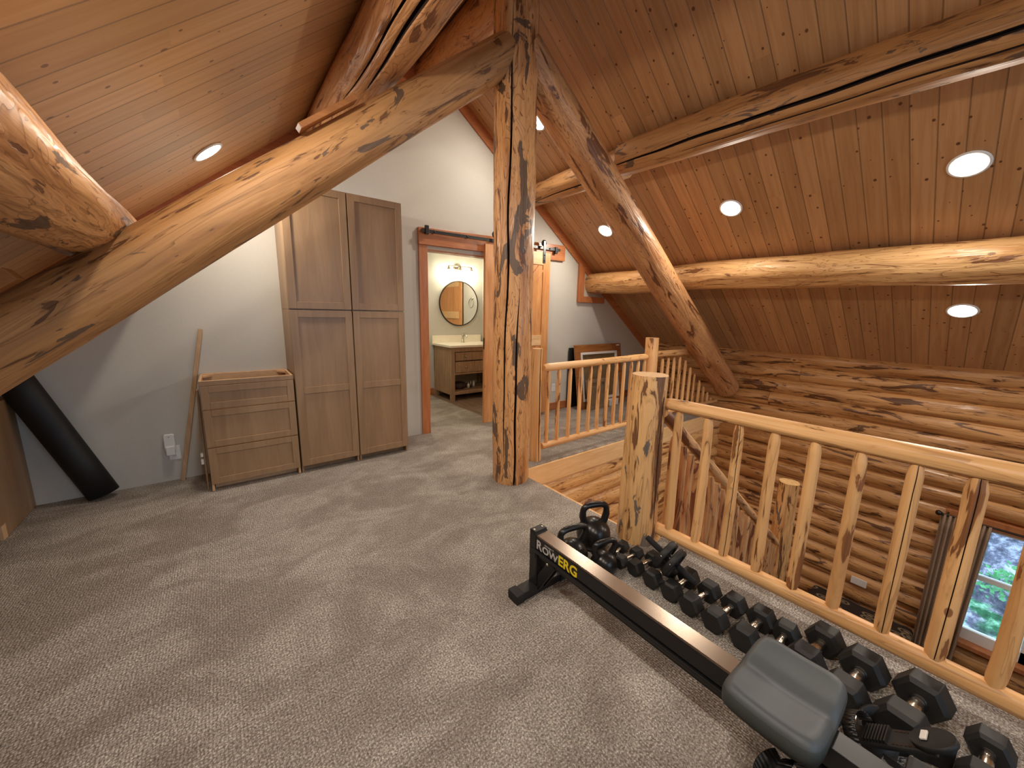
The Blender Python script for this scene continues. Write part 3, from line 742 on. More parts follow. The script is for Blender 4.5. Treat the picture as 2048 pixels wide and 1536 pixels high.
# ================================================================ CABINETS
def shaker(mb, x0, x1, z0, z1, yf, rail=.058, mids=(), th=.02):
    """door/drawer front facing -y; frame with recessed panel"""
    mb.box((x0, yf + .010, z0), (x1, yf + th, z1))
    mb.box((x0, yf, z0), (x0 + rail, yf + .011, z1)); mb.box((x1 - rail, yf, z0), (x1, yf + .011, z1))
    mb.box((x0 + rail, yf, z0), (x1 - rail, yf + .011, z0 + rail)); mb.box((x0 + rail, yf, z1 - rail), (x1 - rail, yf + .011, z1))
    for zm in mids: mb.box((x0 + rail, yf, zm - rail / 2), (x1 - rail, yf + .011, zm + rail / 2))
YF = 3.58
def tall_cab(x0, x1, z0, z1, name, label, mids=()):
    t = thing(name, ((x0 + x1) / 2, 3.8, z0), label, 'cabinet')
    m = MB()
    m.box((x0 + .003, YF + .022, z0), (x0 + .019, YG - .003, z1)); m.box((x1 - .019, YF + .022, z0), (x1 - .003, YG - .003, z1))
    m.box((x0 + .0191, YF + .0222, z1 - .018), (x1 - .0191, YG - .0032, z1 - .0002)); m.box((x0 + .0191, YG - .012, z0 + .0002), (x1 - .0191, YG - .0032, z1 - .0185))
    zb = z0 + (.10 if z0 < .5 else 0)
    m.box((x0 + .0191, YF + .0222, zb + .0002), (x1 - .0191, YG - .0125, zb + .018))
    if z0 < .5: m.box((x0 + .02, YF + .09, z0), (x1 - .02, YF + .105, zb))
    m.build('cabinet_box', M['cab'], t)
    m = MB(); shaker(m, x0 + .004, x1 - .004, z0 + (.062 if z0 < .5 else .004), z1 - .006, YF, mids=mids)
    m.build('door', M['cab'], t, bevel=.002)
    return t
tall_cab(.458, .950, 0, 1.418, 'pantry_cabinet', 'tall lower pantry cabinet with two-panel door, next to the drawer base', (.735,))
tall_cab(.952, 1.434, 0, 1.418, 'pantry_cabinet', 'tall lower pantry cabinet with two-panel door, nearest the doorway', (.735,))
tall_cab(.458, .950, 1.420, 2.40, 'wall_cabinet', 'upper single-panel cabinet partly covered by the rafter')
tall_cab(.952, 1.434, 1.420, 2.40, 'wall_cabinet', 'upper single-panel cabinet nearest the doorway, top right of the cabinet block')
# drawer base
t = thing('drawer_base', (.145, 3.8, 0), 'open-topped three-drawer base cabinet without worktop, left of the tall cabinets', 'cabinet')
x0, x1 = -.165, .450
m = MB()
m.box((x0, YF + .022, 0), (x0 + .016, YG - .003, .876)); m.box((x1 - .016, YF + .022, 0), (x1, YG - .003, .876))
m.box((x0, YG - .014, 0), (x1, YG - .003, .876)); m.box((x0 + .016, YF + .022, .10), (x1 - .016, YG - .014, .115))
m.box((x0 + .016, YF + .022, .838), (x1 - .016, YF + .042, .876)); m.box((x0 + .016, YG - .030, .80), (x1 - .016, YG - .014, .874))
m.prism([(x0 + .016, YG - .03), (x0 + .08, YG - .03), (x0 + .016, YG - .10)], 2, .85, .866); m.prism([(x1 - .016, YG - .03), (x1 - .08, YG - .03), (x1 - .016, YG - .10)], 2, .85, .866)
m.box((x0 + .02, YF + .09, 0), (x1 - .02, YF + .105, .1))
m.build('cabinet_box', M['cab_in'], t, bevel=.001)
m = MB(); m.box((x0, YF + .004, .842), (x1, YF + .021, .876)); m.build('top_rail', M['cab'], t, bevel=.001)
for a, b in ((.660, .838), (.360, .652), (.060, .352)):
    m = MB(); shaker(m, x0 + .002, x1 - .002, a, b, YF, .05); m.build('drawer', M['cab'], t, bevel=.002)
# loose filler panel beside the base
t = thing('filler_panel', (-.20, 3.75, 0), 'thin brown filler strip standing against the left side of the drawer base', 'panel')
m = MB(); m.bar((-.192, 3.70, 0), (-.182, 3.70, .80), .012, .07, (0, 1, 0)); m.build('board', M['cab'], t, bevel=.001)
m = MB(); m.box((-.212, 3.67, .27), (-.196, 3.70, .30)); m.build('bracket', M['white_pl'], t); m = MB(); m.box((-.213, 3.67, .21), (-.197, 3.70, .25)); m.build('bracket', M['white_pl'], t)
# cabinet in the left corner
t = thing('corner_cabinet', (-1.6, 3.8, 0), 'brown base cabinet side in the left corner behind the black mat', 'cabinet')
m = MB(); m.box((-2.1, 3.50, .09), (-1.16, YG - .003, .80)); m.box((-2.1, 3.572, 0), (-1.16, YG - .003, .09)); m.build('cabinet_box', M['cab'], t, bevel=.002)
m = MB(); m.box((-1.178, 3.515, 0), (-1.162, 3.571, .089)); m.build('foot', M['cab_in'], t, bevel=.001)
m = MB(); shaker(m, -2.09, -1.164, .10, .79, 3.478); m.build('door', M['cab'], t, bevel=.002)

# rolled mat leaning on the gable wall
m = MB()
a, b = Vector((-.80, 3.93, .035)), Vector((-1.155, 3.945, 1.07))
d = (b - a).normalized(); u = Vector((0, 1, 0)); w = d.cross(u).normalized()
rings = []
NS = 90
for s_ in (0, .25, .5, .75, 1.0):
    ring = []
    for k in range(NS + 1):
        th = 2 * pi * 2.15 * k / NS; r = .046 + .030 * k / NS
        if k > NS * .88: r += .010 * (k - NS * .88) / (NS * .12)
        ring.append(m.vert(a + (b - a) * s_ + (w * cos(th) * 1.25 + u * sin(th)) * r))
    rings.append(ring)
for A, B in zip(rings, rings[1:]):
    for k in range(NS): m.face((A[k], A[k + 1], B[k + 1], B[k]), 0, True)
o = m.build('exercise_mat', M['mat'])
md = o.modifiers.new('thick', 'SOLIDIFY'); md.thickness = .008; md.offset = 1
TAG(o, 'rolled-up black exercise mat leaning against the pale wall', 'exercise mat')

# moulding stick
m = MB(); m.bar((-.362, 3.985, 0.0), (-.125, 4.012, 1.245), .030, .016, (0, 1, 0))
TAG(m.build('moulding_strip', M['stick'], bevel=.003), 'long pale wood moulding strip leaning on the wall beside the drawer base', 'wood strip')

# outlet + plug-in extender
def outlet(cx, cz, y, label, face=-1):
    t = thing('outlet', (cx, y, cz), label, 'outlet')
    MB().box((cx - .036, y - .006, cz - .058), (cx + .036, y, cz + .058)).build('cover_plate', M['white_pl'], t, bevel=.002)
    for dz in (-.022, .022):
        m = MB(); m.box((cx - .017, y - .008, cz + dz - .014), (cx + .017, y - .0055, cz + dz + .014)); m.build('socket', M['white_pl'], t, bevel=.003)
        m = MB()
        for sx in (-.007, .007): m.box((cx + sx - .0012, y - .0085, cz + dz - .002), (cx + sx + .0012, y - .0078, cz + dz + .008))
        m.lathe([(0, 0), (.0026, 0)], (cx, y - .0083, cz + dz - .007), (0, -1, 0), 10); m.build('slot', M['black'], t)
    return t
outlet(-.392, .235, YG, 'white wall outlet below the plugged-in white adapter, left of the drawer base')
outlet(3.895, .345, YG, 'white wall outlet low on the gable wall, behind the far railing')
t = thing('wifi_extender', (-.412, YG - .01, .32), 'rounded white plug-in adapter on the outlet by the leaning strip', 'plug-in adapter')
m = MB(); m.prism([(-.412 + .038 * sx + .0 , .335 + .0) for sx in ()] or [(-.447, .270), (-.436, .258), (-.388, .258), (-.377, .270), (-.377, .392), (-.388, .404), (-.436, .404), (-.447, .392)], 1, YG - .040, YG - .011)
m.build('body', M['white_pl'], t, bevel=.008, bseg=4)
m = MB(); m.prism([(-.440, .228), (-.384, .228), (-.384, .305), (-.440, .305)], 1, YG - .054, YG - .011); m.build('plug_block', M['white_pl'], t, bevel=.008, bseg=4)
m = MB(); m.bar((-.417, YG - .0415, .385), (-.412, YG - .0415, .378), .002, .002); m.bar((-.407, YG - .0415, .385), (-.412, YG - .0415, .378), .002, .002); m.build('logo', M['black'], t)

# ================================================================ BARN DOOR
t = thing('barn_door', (3.1, 3.93, .03), 'knotty pine sliding barn door half hidden behind the tall post', 'door')
bx0, bx1, bz0, bz1, y0, y1 = 2.575, 3.625, .035, 2.225, 3.905, 3.945
m = MB(); m.box((bx0 + .1, y0 + .010, bz0 + .1), (bx1 - .1, y1 - .008, bz1 - .1)); m.build('panel', M['pine_v'], t)
for a, b in ((bx0, bx0 + .125), (bx1 - .125, bx1)):
    m = MB(); m.box((a, y0, bz0), (b, y1, bz1)); m.build('stile', M['pine_v'], t, bevel=.002)
for a, b in ((bz0, bz0 + .2), (1.0, 1.14), (bz1 - .16, bz1)):
    m = MB(); m.box((bx0 + .125, y0, a), (bx1 - .125, y1, b)); m.build('rail', M['pine_x'], t, bevel=.002)
for (p, q) in (((bx0 + .16, 1.14 + .04), (bx1 - .16, bz1 - .2)), ((bx0 + .16, bz0 + .24), (bx1 - .16, .96))):
    m = MB(); m.bar((p[0], y0 + .008, p[1]), (q[0], y0 + .008, q[1]), .016, .11, (0, 0, 1)); m.build('brace', M['pine_v'], t, bevel=.002)
for hx in (2.72, 3.508):
    s_ = MB(); s_.box((hx - .02, y0 - .008, 2.09), (hx + .02, y0, 2.37)); st = s_.build('hanger_strap', M['black'], t, bevel=.002)
    MB().lathe([(0, -.01), (.038, -.01), (.042, 0), (.038, .01), (0, .01)], (hx, y0 + .012, 2.345), (0, 1, 0), 24).build('wheel', M['black'], st)
    m = MB()
    for zz in (2.12, 2.19): m.lathe([(0, .006), (.008, .004), (.008, 0)], (hx, y0 - .008, zz), (0, -1, 0), 10)
    m.build('bolt', M['black'], st)
MB().box((bx0 - .002, y0 + .005, .98), (bx0 + .018, y0 + .028, 1.12)).build('finger_pull', M['bronze'], t)
t = thing('door_track', (2.8, 3.96, 2.27), 'black flat-steel sliding door track on the orange header board', 'door track')
m = MB(); m.prism([(1.80, 2.255), (3.85, 2.28), (3.85, 2.315), (1.80, 2.290)], 1, 3.955, 3.962); m.build('track_bar', M['black'], t, bevel=.001)
for sx in (1.86, 3.77):
    MB().box((sx - .02, 3.945, 2.24), (sx + .02, 3.975, 2.33)).build('end_stop', M['black'], t, bevel=.003)
for sx in (1.95, 2.36, 2.77, 3.18, 3.65):
    MB().lathe([(0, -.012), (.011, -.012), (.011, .028), (0, .028)], (sx, 3.962, 2.272 + (sx - 1.8) * .0122), (0, 1, 0), 12).build('standoff_bolt', M['black'], t)

# ================================================================ BATHROOM
vx0, vx1, vy0, vy1 = 2.872, 3.80, 5.31, 5.93
t = thing('vanity', (3.3, 5.6, 0), 'weathered oak bathroom vanity with white top and open shelf, seen through the doorway', 'vanity')
for (x, y) in ((vx0, vy0), (vx1 - .06, vy0), (vx0, vy1 - .06), (vx1 - .06, vy1 - .06)):
    MB().box((x, y, 0), (x + .065, y + .06, .87)).build('leg', M['vanity'], t, bevel=.003)
MB().box((vx1 - .02, vy0 + .06, .13), (vx1 - .008, vy1 - .06, .87)).build('side_panel', M['vanity'], t)
m = MB(); m.box((vx0 + .008, vy0 + .06, .13), (vx0 + .02, vy1 - .06, .87))
for k in range(6): m.box((vx0 + .003, vy0 + .07 + k * .078, .16), (vx0 + .0085, vy0 + .142 + k * .078, .80))
m.build('side_panel', M['vanity'], t)
m = MB()
for x in (vx0, vx1 - .02): m.box((x, vy0 + .06, .10), (x + .02, vy1 - .06, .16)); m.box((x, vy0 + .06, .80), (x + .02, vy1 - .06, .87))
m.box((vx0 + .06, vy0, .80), (vx1 - .06, vy0 + .02, .87)); m.box((vx0 + .06, vy0, .43), (vx1 - .06, vy0 + .02, .455)); m.box((vx0 + .06, vy0, .10), (vx1 - .06, vy0 + .02, .15)); m.box((vx0, vy1 - .02, .43), (vx1, vy1, .87))
m.build('apron', M['vanity'], t, bevel=.002)
for k in range(8): MB().box((vx0 + .05, vy0 + .03 + k * .07, .135), (vx1 - .05, vy0 + .085 + k * .07, .152)).build('shelf_slat', M['vanity'], t)
for z0_, z1_ in ((.655, .79), (.462, .638)):
    dr = MB().box((vx0 + .08, vy0 - .002, z0_), (vx1 - .08, vy0 + .02, z1_)).build('drawer', M['vanity'], t, bevel=.004)
    for kx in (3.13, 3.55):
        MB().lathe([(0, .028), (.012, .026), (.016, .018), (.010, .010), (.006, 0)], (kx, vy0 - .002, (z0_ + z1_) / 2), (0, -1, 0), 14).build('knob', M['nickel'], dr)
m = MB(); m.box((2.845, 5.28, .87), (3.82, 5.95, .905)); m.build('countertop', M['quartz'], t, bevel=.003)
m = MB(); m.box((2.845, 5.925, .905), (3.82, 5.945, 1.03)); m.build('backsplash', M['quartz'], t, bevel=.002)
f = MB(); f.lathe([(.028, 0), (.028, .006), (.02, .01), (.02, .125), (.022, .15), (0, .15)], (3.37, 5.80, .905), (0, 0, 1), 18)
f.tube([(3.37, 5.80, 1.02), (3.375, 5.74, 1.035), (3.38, 5.69, 1.02), (3.38, 5.685, 1.0)], .011, 10); f.bar((3.37, 5.80, 1.062), (3.40, 5.76, 1.075), .014, .008)
f.build('faucet', M['chrome'], t)
m = MB(); m.lathe([(0, 0), (.10, .0), (.125, .07), (.11, .10), (0, .11)], (3.13, 5.55, .153), (0, 0, 1), 24)
TAG(m.build('toiletry_bag', M['bag']), 'rounded dark brown bag on the vanity shelf', 'bag')
for k, (x, z_) in enumerate(((3.30, .09), (3.36, .13), (3.44, .10))):
    m = MB(); m.lathe([(0, 0), (.022, 0), (.022, z_ * .7), (.010, z_ * .8), (.010, z_), (0, z_)], (x, 5.50 + .03 * k, .153), (0, 0, 1), 14)
    TAG(m.build('bottle', M['white_pl'] if k != 1 else M['nickel']), ('small white bottle next to the brown bag on the vanity shelf', 'metallic bottle in the middle of the vanity shelf', 'white bottle farthest right on the vanity shelf')[k], 'bottle', 'bottles on the vanity shelf')
t = thing('round_mirror', (3.372, 5.93, 1.575), 'round wall mirror with thin dark frame above the vanity', 'mirror')
MB().lathe([(0, 0), (.372, 0)], (3.372, 5.928, 1.575), (0, -1, 0), 64, 0, False).build('glass', M['mirror'], t)
MB().torus((3.372, 5.932, 1.575), (0, 1, 0), .378, .011, 64, 8).build('frame', M['bronze'], t)
t = thing('vanity_light', (3.35, 5.93, 2.14), 'lit three-globe bathroom light above the round mirror', 'wall light')
MB().lathe([(0, 0.03), (.05, .028), (.078, .012), (.08, 0)], (3.35, 5.95, 2.16), (0, -1, 0), 28).build('backplate', M['nickel'], t)
m = MB(); m.tube([(3.13, 5.85, 2.19), (3.57, 5.85, 2.19)], .008, 10); m.tube([(3.35, 5.94, 2.16), (3.35, 5.85, 2.19)], .01, 10); m.build('arm', M['nickel'], t)
for gx in (3.13, 3.35, 3.57):
    MB().lathe([(.0, 0), (.012, 0), (.014, .03), (.026, .035), (.028, .075), (0, .075)], (gx, 5.85, 2.19), (0, 0, -1), 16).build('socket', M['nickel'], t)
    gl = MB().lathe([(.03, .06), (.06, .075), (.088, .11), (.095, .15), (.085, .19), (.055, .222)], (gx, 5.85, 2.19), (0, 0, -1), 28).build('globe', M['globe'], t)
    MB().lathe([(0, .075), (.016, .08), (.030, .12), (.026, .15), (0, .165)], (gx, 5.85, 2.19), (0, 0, -1), 20).build('bulb', M['bulb'], gl)
# pine door on the bathroom's right wall and towel ring (seen in the mirror)
t = thing('pine_door', (3.85, 4.75, 0), 'panelled pine door on the bathroom wall, seen in the round mirror', 'door')
m = MB(); m.box((3.845, 4.20, .01), (3.868, 5.22, 2.05)); m.build('panel', M['pine_v'], t)
for a, b in ((4.20, 4.32), (5.10, 5.22)): MB().box((3.832, a, .01), (3.868, b, 2.05)).build('stile', M['pine_v'], t, bevel=.002)
for a, b in ((.01, .2), (1.30, 1.44), (1.93, 2.05)): MB().box((3.832, 4.32, a), (3.868, 5.10, b)).build('rail', M['pine_x'], t, bevel=.002)
t = thing('towel_ring', (3.85, 5.56, 1.62), 'metal towel ring on the bathroom wall, seen in the round mirror', 'towel ring')
MB().torus((3.835, 5.56, 1.60), (1, 0, 0), .085, .006, 32, 8).build('ring', M['nickel'], t)
MB().lathe([(0, 0.035), (.012, .035), (.014, .01), (.028, .006), (.028, 0)], (3.868, 5.56, 1.69), (-1, 0, 0), 16).build('mount', M['nickel'], t)

# ================================================================ FRAMES ON THE FAR LOFT
def leaning_frame(x0, x1, h, yb, lean, bw, name, label, cat, mats, inner=None, group=None, zin=None):
    t = thing(name, ((x0 + x1) / 2, yb, 0), label, cat, group)
    def P(x, z, off=0.0):
        L = h; dz = sqrt(1 - (lean / h) ** 2)
        return Vector((x, yb + lean * z / h + off * -1.0, z * dz))
    def slab(mb, xa, xb, za, zb, o0, o1):
        i = [mb.vert(P(x, z, o)) for o in (o0, o1) for (x, z) in ((xa, za), (xb, za), (xb, zb), (xa, zb))]
        for q in ((0, 1, 2, 3), (7, 6, 5, 4), (0, 4, 5, 1), (1, 5, 6, 2), (2, 6, 7, 3), (3, 7, 4, 0)): mb.face([i[k] for k in q])
    m = MB()
    slab(m, x0, x0 + bw, 0, h, 0, .03); slab(m, x1 - bw, x1, 0, h, 0, .03); slab(m, x0 + bw, x1 - bw, 0, bw, 0, .03); slab(m, x0 + bw, x1 - bw, h - bw, h, 0, .03)
    m.build('frame', mats[0], t, bevel=.002)
    if inner:
        m = MB(); a0, a1, b0, b1 = x0 + bw, x1 - bw, bw, h - bw; w_ = inner
        slab(m, a0, a0 + w_, b0, b1, .003, .036); slab(m, a1 - w_, a1, b0, b1, .003, .036); slab(m, a0 + w_, a1 - w_, b0, b0 + w_, .003, .036); slab(m, a0 + w_, a1 - w_, b1 - w_, b1, .003, .036)
        m.build('inner_border', mats[1], t, bevel=.001)
    m = MB(); slab(m, x0 + bw, x1 - bw, bw, h - bw, 0, .008); m.build('panel', mats[2], t)
    return t, P, slab
lf, P_, slab_ = leaning_frame(4.20, 5.30, .985, 3.80, .15, .115, 'wood_frame', 'large amber wood frame with white inner border leaning on the gable wall', 'frame', (M['frame_wood'], M['white_pl'], M['frame_back']), .035)
m = MB(); slab_(m, 5.18, 5.26, .95, .97, .030, .033); m.build('sticker', M['white_pl'], lf)
m = MB(); m.box((4.165, 3.985, 0), (4.62, 4.01, .93))
TAG(m.build('black_board', M['black_matte'], bevel=.002), 'black board standing behind the amber wood frame', 'board')
leaning_frame(4.32, 4.78, .46, 3.70, .09, .05, 'small_board', 'grey-brown framed panel leaning on the front of the large wood frame', 'panel', (M['carton'], M['carton'], M['carton']))
m = MB(); m.box((4.84, 3.70, 0), (5.06, 3.78, .10))
TAG(m.build('white_box', M['white_pl'], bevel=.004), 'low white box on the carpet before the wood frame, behind the balusters', 'box')

# ================================================================ ROWING MACHINE
t = thing('rowing_machine', (1.2, .7, 0), 'black rowing machine with silver rail lying along the row of dumbbells', 'rowing machine')
xa, xb, yr0, yr1 = 1.163, 1.237, 1.315, -1.35
m = MB(); m.box((xa, yr1, .258), (xb, yr0, .322)); m.box((xa + .012, yr1, .205), (xb - .012, yr0, .26)); m.box((xa - .008, yr1, .236), (xb + .008, yr0, .252))
rail = m.build('rail_body', M['black'], t, bevel=.003)
m = MB(); m.box((xa + .001, .14, .3222), (xb - .001, yr0 - .01, .331)); m.build('rail_track', M['alu'], rail, bevel=.0015)
m = MB(); m.box((xa - .004, yr0 - .035, .20), (xb + .004, yr0 + .012, .336)); m.box((xa - .002, yr0 - .03, .322), (xb + .002, yr0 + .014, .345)); m.build('rail_end_cap', M['black'], t, bevel=.004)
m = MB()
for sx in (xa + .010, xb - .010): m.lathe([(0, .004), (.006, .003), (.007, 0)], (sx, yr0 - .008, .345), (0, 0, 1), 12)
m.lathe([(0, .006), (.007, .004), (.007, 0)], (xa - .008, 1.185, .225), (-1, 0, 0), 12); m.build('bolt', M['chrome'], t)
m = MB(); m.bar((1.20, yr0 - .012, .04), (1.20, yr0 - .012, .30), .07, .055, (0, 1, 0)); m.build('leg', M['black'], t, bevel=.004)
m = MB(); m.bar((1.178, yr0 - .03, .035), (1.178, 1.17, .225), .012, .05, (0, 1, 0)); m.bar((1.222, yr0 - .03, .035), (1.222, 1.17, .225), .012, .05, (0, 1, 0)); m.build('brace', M['black'], t, bevel=.002)
m = MB(); m.box((1.06, yr0 - .05, .002), (1.36, yr0 + .02, .045)); m.build('floor_bar', M['black'], t, bevel=.004)
for fx in (1.035, 1.335): MB().box((fx, yr0 - .055, 0), (fx + .05, yr0 + .025, .05)).build('foot_cap', M['black_matte'], t, bevel=.006)
# lettering on the camera-facing side
def text(s_, y, z, size, mat, parent, name, xs=1.0, bold=.0):
    cu = bpy.data.curves.new(name, 'FONT'); cu.body = s_; cu.size = size; cu.extrude = .0004; cu.offset = bold; cu.resolution_u = 3
    cu.space_character = 1.0
    tmp = bpy.data.objects.new('tmp', cu); COL.objects.link(tmp)
    dg = bpy.context.evaluated_depsgraph_get(); me = bpy.data.meshes.new_from_object(tmp.evaluated_get(dg))
    bpy.data.objects.remove(tmp)
    o0 = Vector((0, 0, 0)); pp = parent
    while pp is not None: o0 += Vector(pp.location); pp = pp.parent
    for v in me.vertices:
        X_, Y_, Z_ = v.co; sh = X_ * xs
        v.co = Vector((xa - .0012 - Z_, y - sh, z + Y_)) - o0
    me.materials.clear(); me.materials.append(mat)
    o = bpy.data.objects.new(name, me); COL.objects.link(o); o.parent = parent; return o
text('R', 1.277, .263, .068, M['silver_decal'], rail, 'lettering', 1.0, .0014)
text('OW', 1.233, .263, .052, M['silver_decal'], rail, 'lettering', 1.12, .0012)
text('ERG', 1.122, .263, .068, M['yellow'], rail, 'lettering', .98, .0018)
text('concept 2', 1.217, .306, .013, M['silver_decal'], rail, 'lettering', 1.2, .0)
# seat
sy0, sy1, sxc = .114, .350, 1.203
m = MB(); NX, NY = 28, 22; hw, hl = .159, .117
def sup(a, b, n=3.2):
    r = (abs(a) ** n + abs(b) ** n) ** (1 / n); return r
top = []; 
for i in range(NX + 1):
    row = []
    for j in range(NY + 1):
        a = -1 + 2 * i / NX; b = -1 + 2 * j / NY
        # map the square to a rounded rectangle
        k_ = max(abs(a), abs(b)); r_ = sup(a, b, 6.5) if k_ > 0 else 1; f_ = k_ / r_ if r_ > 0 else 1
        X_, Y_ = a * f_, b * f_
        z = .384 + .018 * (abs(X_) ** 2.0) - .008 * cos(pi * Y_ * .5)
        z -= .022 * max(0, (k_ - .86) / .14) ** 2
        z -= .012 * math.exp(-(X_ / .16) ** 2)
        row.append(m.vert((sxc + X_ * hw, (sy0 + sy1) / 2 + Y_ * hl, z)))
    top.append(row)
for i in range(NX):
    for j in range(NY): m.face((top[i][j], top[i + 1][j], top[i + 1][j + 1], top[i][j + 1]), 0, True)
edge = [top[i][0] for i in range(NX)] + [top[NX][j] for j in range(NY)] + [top[i][NY] for i in range(NX, 0, -1)] + [top[0][j] for j in range(NY, 0, -1)]
prev = edge
for (dz, sc, mi) in ((-.008, 1.03, 1), (-.034, 1.02, 1), (-.042, .95, 1)):
    cur = []
    for e in edge:
        p = Vector(m.v[e]); cx_, cy_ = sxc, (sy0 + sy1) / 2
        cur.append(m.vert((cx_ + (p.x - cx_) * sc, cy_ + (p.y - cy_) * sc, .362 + dz + (p.z - .362) * .35)))
    for k in range(len(edge)):
        k2 = (k + 1) % len(edge); m.face((prev[k], cur[k], cur[k2], prev[k2]), mi, True)
    prev = cur
m.face(prev[::-1], 1)
m.build('seat', [M['seat'], M['seat_edge']], t)
m = MB(); m.box((1.145, .15, .325), (1.255, .29, .345)); m.box((1.15, .14, .215), (1.162, .30, .33)); m.box((1.238, .14, .215), (1.25, .30, .33)); m.build('seat_carriage', M['black_matte'], t, bevel=.003)
# foot plates
dfp = Vector((0, -.24, .20)).normalized(); nfp = Vector((0, .20, .24)).normalized()
for sgn, xc in ((1, 1.462), (-1, 1.055)):
    base_ = Vector((xc, .105, .135)) if sgn > 0 else Vector((xc, .165, .215))
    m = MB(); m.bar(base_, base_ + dfp * .22, .080, .014, nfp); fp = m.build('foot_plate', M['black_matte'], t, bevel=.005)
    m = MB(); pts = []
    for k in range(25):
        a_ = 2 * pi * k / 25; pts.append(base_ + dfp * (.215 + .052 * cos(a_)) + Vector((1, 0, 0)) * .044 * sin(a_) + nfp * .006)
    i = [m.vert(p) for p in pts]; j = [m.vert(p + nfp * .014) for p in pts]
    m.face(i[::-1]); m.face(j)
    for k in range(25): m.face((i[k], i[(k + 1) % 25], j[(k + 1) % 25], j[k]), 0, True)
    m.build('toe_pad', M['black_matte'], fp)
    m = MB()
    for k in range(8): m.bar(base_ + dfp * (.050 + k * .008) + nfp * .012 - Vector((.036, 0, 0)), base_ + dfp * (.050 + k * .008) + nfp * .012 + Vector((.036, 0, 0)), .004, .010, nfp)
    m.build('ribbed_heel', M['rubber_hex'], fp)
    m = MB()
    for k in range(6):
        for sx in (-.028, .028): m.lathe([(0, .0006), (.0038, .0006)], base_ + dfp * (.122 + k * .010) + nfp * .0075 + Vector((sx, 0, 0)), nfp, 10)
    m.build('adjustment_hole', M['crack'], fp)
    # heel cup and strap
    m = MB(); pts = [base_ + Vector((.055 * cos(a_), 0, 0)) + dfp * (-.01 - .035 * sin(a_)) for a_ in [pi * k / 12 for k in range(13)]]
    for A_, B_ in zip(pts, pts[1:]):
        q = [m.vert(p) for p in (A_, B_, B_ + nfp * .06, A_ + nfp * .06)]; m.face(q, 0, True)
    o = m.build('heel_cup', M['black_matte'], fp); md = o.modifiers.new('thick', 'SOLIDIFY'); md.thickness = .004
    m = MB(); pts = [base_ + dfp * .035 + Vector((.066 * cos(a_), 0, 0)) + nfp * (.006 + .055 * sin(a_)) for a_ in [pi * k / 14 for k in range(15)]]
    for A_, B_ in zip(pts, pts[1:]):
        q = [m.vert(p) for p in (A_ - dfp * .018, B_ - dfp * .018, B_ + dfp * .018, A_ + dfp * .018)]; m.face(q, 0, True)
    o = m.build('foot_strap', M['black'], fp); md = o.modifiers.new('thick', 'SOLIDIFY'); md.thickness = .003
    m = MB(); m.bar(base_ + dfp * .200 + nfp * .024 - Vector((.018, 0, 0)), base_ + dfp * .200 + nfp * .024 + Vector((.018, 0, 0)), .016, .006, nfp); m.build('buckle', M['white_pl'], fp, bevel=.002)
m = MB(); m.bar((1.06, .0, .17), (1.42, .0, .17), .06, .03); m.bar((1.26, .06, .14), (1.44, .10, .12), .05, .03); m.build('foot_support', M['black'], t, bevel=.004)
m = MB(); m.bar((1.20, -.02, .30), (1.20, -.40, .34), .10, .16); m.bar((1.20, -.35, .30), (1.20, -.9, .42), .14, .22); m.build('front_housing', M['black_matte'], t, bevel=.012)
# grey cord on the carpet
m = MB(); m.tube([(1.62, -.02, .03), (1.74, -.035, .010), (1.80, -.075, .006), (1.785, -.13, .006), (1.72, -.30, .006), (1.6, -.6, .006)], .005, 8)
TAG(m.build('power_cord', M['grey_pl']), 'pale grey cord on the carpet at the bottom edge of the view', 'cord')
# folded lifting belt & straps beside the foot plate
t = thing('lifting_belt', (1.66, .03, 0), 'black lifting belt with rows of holes lying beside the rowing seat', 'belt')
m = MB()
pts = []
for k in range(30):
    a_ = -0.4 + 2 * pi * .86 * k / 29; pts.append(Vector((1.615 + .085 * cos(a_), .055 + .055 * sin(a_), 0)))
pts += [Vector((1.66, -.02, 0)), Vector((1.69, -.06, 0)), Vector((1.71, -.11, 0))]
A_ = [m.vert((p.x, p.y, .015)) for p in pts]; B_ = [m.vert((p.x, p.y, .105)) for p in pts]
for k in range(len(pts) - 1): m.face((A_[k], A_[k + 1], B_[k + 1], B_[k]), 0, True)
o = m.build('belt_band', M['black_matte'], t); md = o.modifiers.new('thick', 'SOLIDIFY'); md.thickness = .009
m = MB(); m.box((1.585, .095, .04), (1.635, .122, .09)); m.build('buckle', M['chrome'], t, bevel=.003)

# ================================================================ KETTLEBELLS
def kettlebell(cx, cy, R, hw, hh, tr, rot, label):
    t = thing('kettlebell', (cx, cy, 0), label, 'kettlebell', 'kettlebells at the rail end', rot)
    m = MB(); prof = [(0, 0), (R * .62, 0)]
    zc_ = R * .86
    for k in range(3, 25):
        a_ = -pi / 2 + pi * k / 24; z_ = zc_ + R * sin(a_); 
        if z_ <= .002: continue
        prof.append((max(R * cos(a_), 0), z_))
    prof[-1] = (0, zc_ + R)
    m.lathe(prof, (0, 0, 0), (0, 0, 1), 32)
    m.build('bell', M['iron'], t, origin=(0, 0, 0))
    m = MB(); top_ = zc_ + R + hh; zb_ = zc_ + R * .62
    pts = [(-R * .60, 0, zb_)]
    for k in range(0, 17):
        a_ = pi - pi * k / 16
        ca, sa = cos(a_), sin(a_)
        ex = .55
        pts.append((hw * (abs(ca) ** ex) * (1 if ca >= 0 else -1), 0, top_ - hh * .75 + hh * .75 * (abs(sa) ** ex)))
    pts.append((R * .60, 0, zb_))
    m.tube(pts, [tr * 1.15] * 2 + [tr] * (len(pts) - 4) + [tr * 1.15] * 2, 14)
    m.build('handle', M['iron'], t, origin=(0, 0, 0))
    return t
